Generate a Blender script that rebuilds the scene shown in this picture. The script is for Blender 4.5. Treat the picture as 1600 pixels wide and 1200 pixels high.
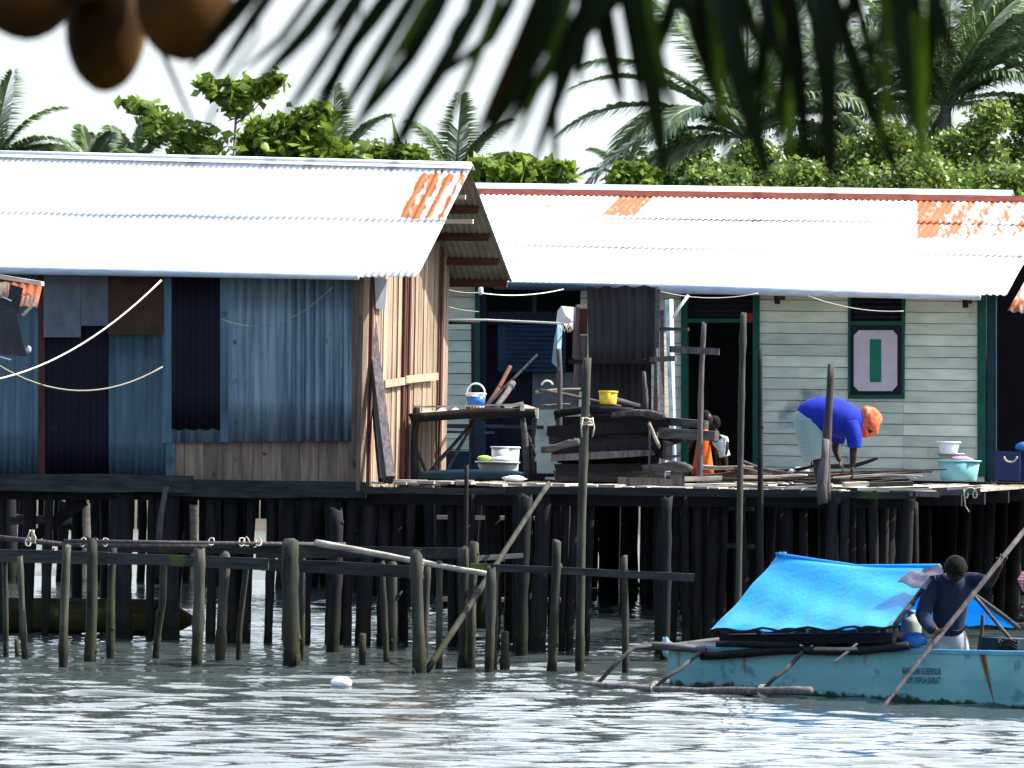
import bpy, bmesh, math, random
import numpy as np
from mathutils import Vector, Matrix
for o in list(bpy.data.objects): bpy.data.objects.remove(o)
SC = bpy.context.scene; COL = SC.collection
rnd = random.Random(7); NR = np.random.RandomState(11)
V = Vector
# ------------------------------------------------------------------ camera
FPX = 6400.0; CAMH = 2.3
CAM = V((0, 0, CAMH))
pitch = math.atan(90 / FPX); roll = math.atan(0.018)
Fw = V((0, math.cos(pitch), math.sin(pitch))); R0 = V((1, 0, 0)); U0 = R0.cross(Fw)
Rt = math.cos(roll) * R0 + math.sin(roll) * U0
Up = -math.sin(roll) * R0 + math.cos(roll) * U0
cd = bpy.data.cameras.new('camera'); cam = bpy.data.objects.new('camera', cd); COL.objects.link(cam)
cam.matrix_world = Matrix(((Rt.x, Up.x, -Fw.x, 0), (Rt.y, Up.y, -Fw.y, 0), (Rt.z, Up.z, -Fw.z, CAMH), (0, 0, 0, 1)))
cd.sensor_width = 36; cd.lens = FPX / 1600 * 36; cd.clip_end = 5000; cd.clip_start = 0.5
cd.dof.use_dof = True; cd.dof.focus_distance = 46; cd.dof.aperture_fstop = 6.2
SC.camera = cam
SC.render.resolution_x = 1024; SC.render.resolution_y = 768
# ------------------------------------------------------------------ light
TH = math.radians(15)
AX = V((math.cos(TH), -math.sin(TH), 0)); BX = V((math.sin(TH), math.cos(TH), 0)); ZX = V((0, 0, 1))
SUN = (AX * .62 + BX * .22 + ZX * .74).normalized()
w = bpy.data.worlds.new('World'); SC.world = w; w.use_nodes = True
nt = w.node_tree; bg = nt.nodes['Background']
sky = nt.nodes.new('ShaderNodeTexSky'); sky.sky_type = 'NISHITA'; sky.sun_disc = False
sky.sun_elevation = math.asin(SUN.z); sky.sun_rotation = math.atan2(SUN.x, SUN.y)
sky.air_density = 1.0; sky.dust_density = 2.6; sky.ozone_density = 1.5
# added bright cloud high behind the houses, out of view, whitens the water's reflections
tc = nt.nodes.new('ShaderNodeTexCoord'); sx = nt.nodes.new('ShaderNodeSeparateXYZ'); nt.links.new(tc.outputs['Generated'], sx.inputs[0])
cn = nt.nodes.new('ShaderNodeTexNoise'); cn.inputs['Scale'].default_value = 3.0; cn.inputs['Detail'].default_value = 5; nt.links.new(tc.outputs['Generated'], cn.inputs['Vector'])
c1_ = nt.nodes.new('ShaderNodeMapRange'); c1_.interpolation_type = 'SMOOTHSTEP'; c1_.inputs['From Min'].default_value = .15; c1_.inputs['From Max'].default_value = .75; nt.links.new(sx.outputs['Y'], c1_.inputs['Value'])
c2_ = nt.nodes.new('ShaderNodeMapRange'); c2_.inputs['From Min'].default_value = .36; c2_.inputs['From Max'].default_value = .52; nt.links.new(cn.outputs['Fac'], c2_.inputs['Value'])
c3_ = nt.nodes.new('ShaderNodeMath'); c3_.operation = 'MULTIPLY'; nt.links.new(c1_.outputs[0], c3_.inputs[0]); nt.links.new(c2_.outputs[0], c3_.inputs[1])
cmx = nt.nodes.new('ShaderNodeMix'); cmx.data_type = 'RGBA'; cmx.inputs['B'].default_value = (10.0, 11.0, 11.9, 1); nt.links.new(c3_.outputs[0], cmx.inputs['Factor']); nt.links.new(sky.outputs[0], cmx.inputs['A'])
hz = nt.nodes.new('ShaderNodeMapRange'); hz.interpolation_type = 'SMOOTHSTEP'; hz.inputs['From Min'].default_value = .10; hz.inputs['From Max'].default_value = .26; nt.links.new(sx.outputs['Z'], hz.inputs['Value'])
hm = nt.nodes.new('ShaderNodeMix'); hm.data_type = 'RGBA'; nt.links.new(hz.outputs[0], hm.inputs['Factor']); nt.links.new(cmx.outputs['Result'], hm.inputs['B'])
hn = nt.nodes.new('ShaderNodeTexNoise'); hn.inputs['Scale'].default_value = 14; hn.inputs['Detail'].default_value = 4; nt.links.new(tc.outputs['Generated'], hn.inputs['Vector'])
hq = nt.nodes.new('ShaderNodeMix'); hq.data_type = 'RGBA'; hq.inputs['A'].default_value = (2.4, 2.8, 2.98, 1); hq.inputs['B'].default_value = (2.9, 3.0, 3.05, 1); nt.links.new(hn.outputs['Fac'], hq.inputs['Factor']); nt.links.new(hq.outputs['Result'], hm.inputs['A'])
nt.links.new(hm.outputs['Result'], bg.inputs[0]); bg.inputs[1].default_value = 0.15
sl = bpy.data.lights.new('sun', 'SUN'); sl.energy = 4.6; sl.angle = math.radians(.5); sl.color = (1, .95, .86)
so = bpy.data.objects.new('sun', sl); COL.objects.link(so); so.rotation_euler = SUN.to_track_quat('Z', 'Y').to_euler()
SC.view_settings.view_transform = 'Standard'; SC.view_settings.look = 'None'
SC.view_settings.exposure = 1.35; SC.view_settings.gamma = 1
# ------------------------------------------------------------------ projection helpers (real distances in metres)
def ray(px, py): return Fw * FPX + Rt * (px - 800) - Up * (py - 600)
def P(px, py, D):
    d = ray(px, py); return CAM + d * (D / d.y)
def proj(p):
    q = p - CAM; z = q.dot(Fw); return 800 + q.dot(Rt) / z * FPX, 600 - q.dot(Up) / z * FPX
def hit(px, py, p0, n):
    d = ray(px, py); return CAM + d * ((p0 - CAM).dot(n) / d.dot(n))
def hitz(px, py, z):
    d = ray(px, py); return CAM + d * ((z - CAMH) / d.z)
# ------------------------------------------------------------------ mesh builder
def ortho(d):
    d = d.normalized(); h = V((0, 0, 1)) if abs(d.z) < .9 else V((0, 1, 0))
    x = d.cross(h).normalized(); return d, x, x.cross(d).normalized()
class MB:
    def __init__(s): s.v = []; s.f = []; s.sm = []; s.t = []; s.r = []
    def add(s, vs, fs, smooth=False, tint=None, rust=None):
        b = len(s.v); t = rnd.random() if tint is None else tint
        s.v += [tuple(v) for v in vs]; s.f += [tuple(i + b for i in f) for f in fs]
        s.sm += [smooth] * len(fs); s.t += [t] * len(vs) if not isinstance(t, list) else t
        s.r += rust if rust is not None else [0.0] * len(vs)
    def hexa(s, c, tint=None):      # c: 8 corners, bottom 4 then top 4
        s.add(c, [(0, 3, 2, 1), (4, 5, 6, 7), (0, 1, 5, 4), (1, 2, 6, 5), (2, 3, 7, 6), (3, 0, 4, 7)], tint=tint)
    def box(s, c, x, y, z, tint=None):   # centre, half vectors
        s.hexa([c - x - y - z, c + x - y - z, c + x + y - z, c - x + y - z, c - x - y + z, c + x - y + z, c + x + y + z, c - x + y + z], tint)
    def beam(s, p, q, wx, wz, up=None, tint=None, jag=0):   # rectangular bar p->q, wx across, wz along 'up'
        d = (q - p).normalized(); u = up or (V((0, 0, 1)) if abs(d.z) < .9 else V((0, -1, 0)))
        x = d.cross(u).normalized(); u = x.cross(d).normalized()
        n = max(1, int((q - p).length / .5)) if jag else 1
        vs = []; fs = []
        for i in range(n + 1):
            c = p.lerp(q, i / n); k = 1 + (rnd.uniform(-jag, jag) if jag else 0); e = u * rnd.uniform(-jag, jag) * .08 if jag else V()
            for sx, sz in ((-1, -1), (1, -1), (1, 1), (-1, 1)):
                vs.append(c + e + x * sx * wx / 2 * k + u * sz * wz / 2 * k + (d * rnd.uniform(-jag, jag) * .12 if jag and i in (0, n) else V()))
        for i in range(n):
            for j in range(4):
                a = i * 4 + j; b = i * 4 + (j + 1) % 4; fs.append((a, b, b + 4, a + 4))
        fs += [(3, 2, 1, 0), tuple(n * 4 + j for j in range(4))]
        s.add(vs, fs, tint=tint)
    def tube(s, pts, rs, n=8, tint=None, smooth=True, cap=True):
        if not hasattr(rs, '__len__'): rs = [rs] * len(pts)
        vs = []; fs = []; m = len(pts); x = None
        for i, p in enumerate(pts):
            d = (pts[min(i + 1, m - 1)] - pts[max(i - 1, 0)])
            d = d.normalized() if d.length > 1e-9 else V((0, 0, 1))
            if x is None: _, x, _y = ortho(d)
            x = (x - d * x.dot(d)); x = x.normalized() if x.length > 1e-6 else ortho(d)[1]
            y = d.cross(x)
            for k in range(n):
                a = 2 * math.pi * k / n; vs.append(p + (x * math.cos(a) + y * math.sin(a)) * rs[i])
        for i in range(m - 1):
            for k in range(n):
                a = i * n + k; b = i * n + (k + 1) % n; fs.append((a, b, b + n, a + n))
        if cap: fs += [tuple(range(n - 1, -1, -1)), tuple((m - 1) * n + k for k in range(n))]
        s.add(vs, fs, smooth, tint)
    def log(s, p, q, r, n=9, wob=.15, knots=2, taper=.85, tint=None, bend=0.0, steps=None, ka=.22):
        L = (q - p).length; m = steps or max(4, int(L / .14)); d, x, y = ortho(q - p)
        kn = [rnd.random() for _ in range(knots)]; ph = rnd.uniform(0, 6.28); ph2 = rnd.uniform(0, 6.28)
        bd = x * math.cos(ph) + y * math.sin(ph); pts = []; rs = []
        for i in range(m + 1):
            t = i / m
            o = bd * (bend * L * math.sin(math.pi * t)) + x * (r * wob * math.sin(5 * t + ph)) + y * (r * wob * math.cos(4 * t + ph2))
            kk = sum(math.exp(-((t - k) * L / .06) ** 2) for k in kn) * min(ka, .16)
            pts.append(p.lerp(q, t) + o); rs.append(r * (1 + (taper - 1) * t) * (1 + kk + rnd.uniform(-.06, .06)))
        s.tube(pts, rs, n, tint)
        i0 = len(s.v) - n * (m + 1)
        for e_, sg in ((0, -1), (m, 1)):      # broken, uneven ends
            for j in range(n): i1 = i0 + e_ * n + j; s.v[i1] = tuple(V(s.v[i1]) + d * sg * rnd.uniform(-.3, .9) * r)
        for k in kn[1:4]:                     # knots and branch stubs on one side
            if ka > .3: f = k * m; i_ = min(m - 1, int(f)); c = pts[i_].lerp(pts[i_ + 1], f - i_); a_ = rnd.uniform(0, 6.28); e = x * math.cos(a_) + y * math.sin(a_); s.ell(c + e * rs[i_] * .75, e * r * rnd.uniform(.4, .8), d * r * rnd.uniform(.5, .9), e.cross(d) * r * .45, 7, 5, tint)
        for k in kn[:1]:
            if rnd.random() < .5 and L > .8:
                c = p.lerp(q, k); e = (x * math.cos(ph2) + y * math.sin(ph2)); s.tube([c, c + e * r * 1.5 + d * r * .7, c + e * r * 2 + d * r * 1.6], [r * .45, r * .35, r * .15], 5, tint)
    def quad(s, a, b, c, d, tint=None): s.add([a, b, c, d], [(0, 1, 2, 3)], tint=tint)
    def slab(s, a, b, c, d, th, tint=None):     # a b c d outline, thickness th backwards
        n = (b - a).cross(d - a).normalized() * th
        s.hexa([a - n, b - n, c - n, d - n, a, b, c, d], tint)
    def corr(s, A, B, C, D, pitch=.076, amp=.009, rows=4, seg=6, rust=None, tint=None, dent=0.0, wavy=0.0, th=.003):
        L = (B - A).length; nx = max(2, int(L / pitch * seg)); n = (B - A).cross(D - A).normalized(); vs = []; rs = []; ph = rnd.random() * 6
        nrm = n if n.y < 0 or n.z > .3 else -n
        for lay in (0, 1):
            for j in range(rows + 1):
                v = j / rows
                for i in range(nx + 1):
                    u = i / nx; p = A.lerp(B, u).lerp(D.lerp(C, u), v)
                    e = .5 * amp * 2 * math.sin(2 * math.pi * u * L / pitch) + dent * math.sin(u * 9 + ph) * math.sin(v * 5 + ph)
                    dn = ((D - A) * (wavy * math.sin(u * 23 + ph) / max((D - A).length, .01))) if j in (0, rows) else V()
                    q = p + nrm * (e - lay * th) + dn
                    vs.append(q); rs.append(rust(q) if rust else 0.0)
        fs = []; W = nx + 1; H = (rows + 1) * W
        for j in range(rows):
            for i in range(nx):
                a = j * W + i; fs.append((a, a + 1, a + 1 + W, a + W)); a += H; fs.append((a, a + W, a + 1 + W, a + 1))
        for i in range(nx):
            for j in (0, rows): a = j * W + i; fs.append((a, a + 1, a + 1 + H, a + H))
        s.add(vs, fs, True, tint, rs)
    def lathe(s, c, prof, n=20, axis=None, tint=None, sx=1, sy=1):   # prof: (r,z)
        vs = []; fs = []
        for r, z in prof:
            for k in range(n):
                a = 2 * math.pi * k / n; vs.append(c + V((r * math.cos(a) * sx, r * math.sin(a) * sy, z)))
        for i in range(len(prof) - 1):
            for k in range(n):
                a = i * n + k; b = i * n + (k + 1) % n; fs.append((a, b, b + n, a + n))
        fs.append(tuple(range(n - 1, -1, -1))); fs.append(tuple((len(prof) - 1) * n + k for k in range(n)))
        s.add(vs, fs, True, tint)
    def ell(s, c, x, y, z, n=12, m=8, tint=None, noise=0):
        vs = []; fs = []
        for i in range(m + 1):
            ph = math.pi * i / m
            for k in range(n):
                a = 2 * math.pi * k / n; q = 1 + (rnd.uniform(-noise, noise) if noise else 0)
                vs.append(c + (x * (math.sin(ph) * math.cos(a)) + y * (math.sin(ph) * math.sin(a)) + z * math.cos(ph)) * q)
        for i in range(m):
            for k in range(n):
                a = i * n + k; b = i * n + (k + 1) % n; fs.append((a, a + n, b + n, b))
        s.add(vs, fs, True, tint)
    def build(s, name, m, parent=None, loc=None):
        me = bpy.data.meshes.new(name); off = wloc(parent) if parent else (loc or V((0, 0, 0)))
        co = np.array(s.v, dtype=np.float64).reshape(-1, 3) - np.array(off)
        me.from_pydata(co.tolist(), [], s.f)
        me.polygons.foreach_set('use_smooth', s.sm)
        for nm, dat in (('tint', s.t), ('rust', s.r)):
            at = me.attributes.new(nm, 'FLOAT', 'POINT'); at.data.foreach_set('value', dat)
        me.materials.append(m); me.update()
        o = bpy.data.objects.new(name, me); COL.objects.link(o)
        if parent: o.parent = parent
        else: o.location = off
        return o
def wloc(o):
    l = V((0, 0, 0))
    while o is not None: l = l + o.location; o = o.parent
    return l
def tag(o, label=None, cat=None, group=None, kind=None):
    if label: o['label'] = label
    if cat: o['category'] = cat
    if group: o['group'] = group
    if kind: o['kind'] = kind
    return o
def thing(name, label, cat, base, group=None):
    o = bpy.data.objects.new(name, None); COL.objects.link(o); o.location = base; o.empty_display_size = .2
    return tag(o, label, cat, group)
def single(name, mb, m, label, cat, group=None):
    a = np.array(mb.v); c = V(((a[:, 0].min() + a[:, 0].max()) / 2, (a[:, 1].min() + a[:, 1].max()) / 2, a[:, 2].min()))
    return tag(mb.build(name, m, None, c), label, cat, group)
# ------------------------------------------------------------------ materials
def mat(name, c1, c2=None, scale=(3, 3, 3), rough=.7, metal=0, bump=0.0, tint=.5, c3=None, c3t=.6, s3=2.0, spec=.18, trans=0, fine=0, det=5):
    m = bpy.data.materials.new(name); m.use_nodes = True; N = m.node_tree.nodes; L = m.node_tree.links
    B = N['Principled BSDF']; B.inputs['Roughness'].default_value = rough; B.inputs['Metallic'].default_value = metal
    B.inputs['Specular IOR Level'].default_value = spec
    geo = N.new('ShaderNodeNewGeometry'); mp = N.new('ShaderNodeMapping'); mp.inputs['Scale'].default_value = scale
    L.new(geo.outputs['Position'], mp.inputs['Vector'])
    tx = N.new('ShaderNodeTexNoise'); tx.inputs['Scale'].default_value = 1; tx.inputs['Detail'].default_value = det
    at = N.new('ShaderNodeAttribute'); at.attribute_name = 'tint'
    ad = N.new('ShaderNodeVectorMath'); ad.operation = 'ADD'; cm = N.new('ShaderNodeCombineXYZ')
    mu = N.new('ShaderNodeMath'); mu.operation = 'MULTIPLY'; mu.inputs[1].default_value = 37.0
    L.new(at.outputs['Fac'], mu.inputs[0]); L.new(mu.outputs[0], cm.inputs[0]); L.new(mu.outputs[0], cm.inputs[2])
    L.new(mp.outputs[0], ad.inputs[0]); L.new(cm.outputs[0], ad.inputs[1]); L.new(ad.outputs[0], tx.inputs['Vector'])
    rp = N.new('ShaderNodeMapRange'); rp.inputs['From Min'].default_value = .32; rp.inputs['From Max'].default_value = .68
    L.new(tx.outputs['Fac'], rp.inputs['Value'])
    mx = N.new('ShaderNodeMix'); mx.data_type = 'RGBA'; mx.inputs['A'].default_value = (*c1, 1); mx.inputs['B'].default_value = (*(c2 or c1), 1)
    L.new(rp.outputs[0], mx.inputs['Factor']); out = mx.outputs['Result']
    if c3:
        t3 = N.new('ShaderNodeTexNoise'); t3.inputs['Scale'].default_value = s3; t3.inputs['Detail'].default_value = 6; L.new(geo.outputs['Position'], t3.inputs['Vector'])
        r3 = N.new('ShaderNodeMapRange'); r3.inputs['From Min'].default_value = c3t; r3.inputs['From Max'].default_value = c3t + .08; L.new(t3.outputs['Fac'], r3.inputs['Value'])
        m3 = N.new('ShaderNodeMix'); m3.data_type = 'RGBA'; m3.inputs['B'].default_value = (*c3, 1); L.new(r3.outputs[0], m3.inputs['Factor']); L.new(out, m3.inputs['A']); out = m3.outputs['Result']
    # rust attribute, broken up by streaky noise
    ra = N.new('ShaderNodeAttribute'); ra.attribute_name = 'rust'
    rn = N.new('ShaderNodeTexNoise'); rn.inputs['Scale'].default_value = 1; rn.inputs['Detail'].default_value = 6; rmp = N.new('ShaderNodeMapping'); rmp.inputs['Scale'].default_value = (16, 3, 5); L.new(geo.outputs['Position'], rmp.inputs[0]); L.new(rmp.outputs[0], rn.inputs['Vector'])
    ma = N.new('ShaderNodeMath'); ma.operation = 'ADD'; L.new(ra.outputs['Fac'], ma.inputs[0]); L.new(rn.outputs['Fac'], ma.inputs[1])
    mr = N.new('ShaderNodeMapRange'); mr.inputs['From Min'].default_value = .90; mr.inputs['From Max'].default_value = 1.16; L.new(ma.outputs[0], mr.inputs['Value'])
    rc = N.new('ShaderNodeMix'); rc.data_type = 'RGBA'; rc.inputs['A'].default_value = (.17, .034, .008, 1); rc.inputs['B'].default_value = (.44, .12, .018, 1)
    r2 = N.new('ShaderNodeTexNoise'); r2.inputs['Scale'].default_value = 16; L.new(geo.outputs['Position'], r2.inputs['Vector']); L.new(r2.outputs['Fac'], rc.inputs['Factor'])
    mm = N.new('ShaderNodeMix'); mm.data_type = 'RGBA'; L.new(mr.outputs[0], mm.inputs['Factor']); L.new(out, mm.inputs['A']); L.new(rc.outputs['Result'], mm.inputs['B']); out = mm.outputs['Result']
    if tint:
        tm = N.new('ShaderNodeMapRange'); tm.inputs['To Min'].default_value = 1 - tint; tm.inputs['To Max'].default_value = 1 + tint; L.new(at.outputs['Fac'], tm.inputs['Value'])
        vm = N.new('ShaderNodeVectorMath'); vm.operation = 'SCALE'; L.new(out, vm.inputs[0]); L.new(tm.outputs[0], vm.inputs['Scale']); out = vm.outputs[0]
    L.new(out, B.inputs['Base Color'])
    if bump:
        bp = N.new('ShaderNodeBump'); bp.inputs['Strength'].default_value = bump; bp.inputs['Distance'].default_value = .01; L.new(tx.outputs['Fac'], bp.inputs['Height']); L.new(bp.outputs[0], B.inputs['Normal'])
    if trans:
        tl = N.new('ShaderNodeBsdfTranslucent'); L.new(out, tl.inputs['Color']); ms = N.new('ShaderNodeMixShader'); ms.inputs[0].default_value = trans
        L.new(B.outputs[0], ms.inputs[1]); L.new(tl.outputs[0], ms.inputs[2]); L.new(ms.outputs[0], N['Material Output'].inputs[0])
    return m
M = {}
M['roof'] = mat('galvanised_roof', (.84, .84, .83), (.76, .76, .77), (2, 2, 2), .55, 0, tint=.04)
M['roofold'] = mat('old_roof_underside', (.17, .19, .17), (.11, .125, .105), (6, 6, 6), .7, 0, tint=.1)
M['cap'] = mat('ridge_metal', (.78, .78, .8), (.66, .67, .7), (3, 3, 3), .4, .2, tint=.05)
M['capr'] = mat('rusty_ridge_flashing', (.20, .055, .035), (.12, .032, .025), (6, 6, 20), .8, tint=.15)
M['gut'] = mat('gutter_pipe', (.55, .60, .68), (.38, .43, .52), (4, 4, 30), .5, tint=.04)
M['gutd'] = mat('gutter_shaded', (.05, .08, .12), (.03, .05, .08), (4, 4, 30), .5, tint=.04)  # shaded copy of the gutter metal: the eave's shade is in its colour
M['steel'] = mat('blue_grey_sheet', (.095, .16, .205), (.040, .078, .108), (12, 12, .9), .42, .35, tint=.22, c3=(.05, .06, .07), c3t=.64, s3=3)
M['steel2'] = mat('pale_blue_sheet', (.20, .27, .32), (.06, .105, .145), (16, 16, .9), .40, .35, tint=.12, c3=(.05, .07, .09), c3t=.66, s3=5)
M['navy'] = mat('dark_navy_sheet', (.004, .004, .012), (.008, .006, .016), (9, 9, .8), .6, .1, tint=.2, c3=(.05, .02, .025), c3t=.70, s3=3)
M['tin'] = mat('grey_brown_sheet', (.035, .040, .050), (.022, .022, .027), (8, 8, 1), .6, .2, tint=.2)
M['plyg'] = mat('grey_plywood', (.12, .14, .16), (.085, .10, .115), (9, 9, 4), .8, tint=.15, c3=(.07, .08, .09), c3t=.66, s3=6)
M['plyb'] = mat('brown_plywood', (.065, .033, .02), (.042, .022, .015), (9, 9, 5), .8, tint=.1)
M['board'] = mat('low_wall_boards', (.23, .17, .125), (.12, .083, .062), (22, 22, 2.2), .8, bump=.3, tint=.3, c3=(.03, .025, .02), c3t=.66, s3=5)
M['slat'] = mat('sunlit_slats', (.40, .315, .225), (.16, .11, .082), (45, 45, 1.6), .8, bump=.4, tint=.30)
M['slatd'] = mat('red_brown_batten', (.10, .035, .03), (.06, .02, .02), (20, 20, 2), .8, tint=.3)
M['purl'] = mat('brown_purlin', (.10, .035, .018), (.055, .02, .012), (5, 5, 30), .8, tint=.25)
M['old'] = mat('weathered_grey_wood', (.12, .105, .105), (.045, .038, .042), (30, 30, 3), .85, bump=.5, tint=.35)
M['oldh'] = mat('weathered_grey_beam', (.085, .080, .080), (.03, .029, .033), (4, 4, 30), .85, bump=.5, tint=.4)
M['pale'] = mat('pale_bleached_wood', (.50, .46, .38), (.24, .20, .16), (5, 5, 25), .8, bump=.4, tint=.4)
M['dark'] = mat('near_black_wood', (.014, .012, .013), (.005, .005, .007), (12, 12, 5), .75, bump=.5, tint=.45)  # near-black wood tone with random grain
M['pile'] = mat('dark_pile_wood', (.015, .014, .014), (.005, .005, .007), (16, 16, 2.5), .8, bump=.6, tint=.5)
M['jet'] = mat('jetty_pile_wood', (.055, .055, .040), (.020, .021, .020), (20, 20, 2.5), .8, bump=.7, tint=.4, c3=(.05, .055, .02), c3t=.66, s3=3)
M['jetb'] = mat('jetty_beam_wood', (.040, .042, .042), (.014, .016, .018), (3, 3, 25), .8, bump=.5, tint=.35, c3=(.05, .075, .02), c3t=.62, s3=2.5)
M['black'] = mat('shade_and_socket_black', (.006, .006, .008), (.01, .01, .012), (3, 3, 3), .9, tint=.2)  # near-black puts the shade behind the openings into the colour; also the lamp socket
M['side'] = mat('pale_painted_siding', (.52, .55, .45), (.37, .42, .35), (2.6, 2.6, 6), .7, tint=.15, c3=(.19, .24, .25), c3t=.62, s3=1.5, bump=.15)
M['green'] = mat('green_trim_paint', (.004, .07, .045), (.003, .048, .033), (5, 5, 5), .6, tint=.15)
M['teal'] = mat('teal_post_paint', (.006, .028, .045), (.005, .018, .03), (5, 5, 5), .6, tint=.15)
M['nav2'] = mat('navy_board', (.003, .004, .016), (.005, .008, .024), (4, 4, 12), .6, tint=.25)
M['bluep'] = mat('blue_tin_panel', (.008, .028, .055), (.005, .016, .036), (4, 4, 10), .5, .1, tint=.1)
M['pink'] = mat('shutter_panel_paint', (.44, .39, .43), (.38, .34, .38), (6, 6, 6), .7, tint=.03)
M['grn2'] = mat('green_bar_paint', (.006, .12, .075), None, (6, 6, 6), .6, tint=.03)
M['red'] = mat('red_label', (.20, .01, .02), (.12, .01, .015), (30, 30, 30), .6, tint=.1)
M['whitep'] = mat('white_plastic', (.74, .76, .78), (.66, .69, .72), (8, 8, 8), .35, tint=.06)
M['bluepl'] = mat('blue_plastic', (.03, .16, .50), (.02, .10, .35), (8, 8, 8), .35, tint=.1)
M['yel'] = mat('yellow_plastic', (.72, .52, .03), (.5, .34, .02), (20, 20, 8), .45, tint=.08, c3=(.6, .5, .3), c3t=.6, s3=14)
M['grey'] = mat('grey_plastic', (.32, .36, .38), (.26, .29, .31), (8, 8, 8), .45, tint=.08)
M['turq'] = mat('turquoise_plastic', (.20, .47, .50), (.16, .38, .42), (6, 6, 6), .4, tint=.06)
M['bask'] = mat('navy_plastic', (.008, .02, .07), (.012, .03, .09), (30, 30, 30), .5, tint=.1)
M['greenpl'] = mat('lime_plastic', (.35, .55, .10), None, (5, 5, 5), .5, tint=.1)
M['cloth'] = mat('white_cloth', (.62, .64, .66), (.5, .52, .56), (9, 9, 9), .9, tint=.08)
M['clothb'] = mat('pale_blue_cloth', (.25, .42, .50), (.18, .33, .42), (9, 9, 9), .9, tint=.08)
M['pinkc'] = mat('pink_cloth', (.55, .28, .45), (.35, .14, .28), (30, 30, 30), .9, tint=.15)
M['rope'] = mat('rope_fibre', (.50, .46, .36), (.30, .28, .22), (30, 30, 30), .9, tint=.2)
M['cable'] = mat('pale_cable', (.62, .60, .52), None, (5, 5, 5), .6, tint=.05)
M['cabb'] = mat('brown_cable', (.20, .19, .14), None, (5, 5, 5), .6, tint=.05)
M['skin'] = mat('dark_skin', (.035, .014, .009), (.026, .011, .008), (9, 9, 9), .5, tint=.03)
M['hair'] = mat('black_hair', (.002, .002, .002), (.004, .004, .004), (90, 90, 90), .9, bump=.8, tint=.1)
M['shirt'] = mat('slate_shirt', (.014, .022, .050), (.010, .016, .038), (12, 12, 12), .9, tint=.03, bump=.3)
M['cape'] = mat('mauve_towel', (.13, .12, .175), (.09, .085, .13), (14, 14, 14), .95, tint=.05, bump=.3)
M['pants'] = mat('pale_trousers', (.30, .31, .35), (.22, .23, .27), (10, 10, 10), .9, tint=.03, bump=.3)
M['blues'] = mat('royal_blue_shirt', (.012, .03, .34), (.008, .02, .26), (10, 10, 10), .85, tint=.03, bump=.3)
M['oran'] = mat('orange_dress', (.62, .13, .012), (.48, .08, .01), (9, 9, 9), .85, tint=.03)
M['whites'] = mat('white_shirt', (.50, .58, .54), (.42, .50, .48), (9, 9, 9), .9, tint=.03)
M['wrap'] = mat('orange_headscarf', (.80, .22, .06), (.55, .05, .05), (26, 26, 26), .85, tint=.08, c3=(.85, .45, .18), c3t=.60, s3=14)
M['hull'] = mat('pale_turquoise_hull', (.21, .46, .455), (.15, .37, .38), (2, 2, 3), .55, tint=.04, c3=(.10, .26, .28), c3t=.60, s3=5)
M['bluew'] = mat('light_blue_gunwale', (.12, .36, .52), (.08, .26, .40), (6, 6, 6), .5, tint=.06)
M['leaf'] = mat('mangrove_leaf', (.24, .30, .04), (.05, .13, .035), (1.1, 1.1, 1.1), .40, tint=.6, trans=.35, spec=.5)
M['leafb'] = mat('bright_leaf', (.20, .28, .03), (.06, .12, .02), (1.5, 1.5, 1.5), .4, tint=.5, trans=.35)
M['leafd'] = mat('dark_leaf', (.17, .25, .04), (.05, .10, .03), (1.5, 1.5, 1.5), .4, tint=.5, trans=.2)
M['palm'] = mat('palm_leaf', (.25, .34, .15), (.12, .20, .10), (1.2, 1.2, 1.2), .32, tint=.4, trans=.4, spec=.7)
M['palmy'] = mat('young_palm_leaf', (.28, .30, .05), (.16, .22, .03), (1.5, 1.5, 1.5), .4, tint=.3, trans=.3)
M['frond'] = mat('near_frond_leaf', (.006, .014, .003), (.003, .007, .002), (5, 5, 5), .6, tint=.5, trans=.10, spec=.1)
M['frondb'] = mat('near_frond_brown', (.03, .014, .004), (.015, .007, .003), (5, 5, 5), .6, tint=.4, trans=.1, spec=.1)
M['coco'] = mat('coconut_husk', (.060, .026, .003), (.018, .008, .002), (7, 7, 7), .8, tint=.4, c3=(.11, .07, .004), c3t=.58, s3=6, spec=.1)
M['bark'] = mat('palm_bark', (.16, .14, .12), (.08, .07, .06), (4, 4, 22), .9, bump=.6, tint=.2)
M['moss'] = mat('mossy_wood', (.055, .060, .012), (.035, .022, .010), (3, 3, 9), .9, bump=.7, tint=.2, c3=(.10, .11, .02), c3t=.57, s3=8)
M['lett'] = mat('hull_lettering', (.01, .02, .06), (.04, .10, .14), (40, 40, 40), .7, tint=0)
M['mud'] = mat('mud_ground', (.06, .05, .03), (.035, .03, .018), (.6, .6, .6), .95, tint=0, c3=(.02, .035, .012), c3t=.55, s3=.35)
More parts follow.
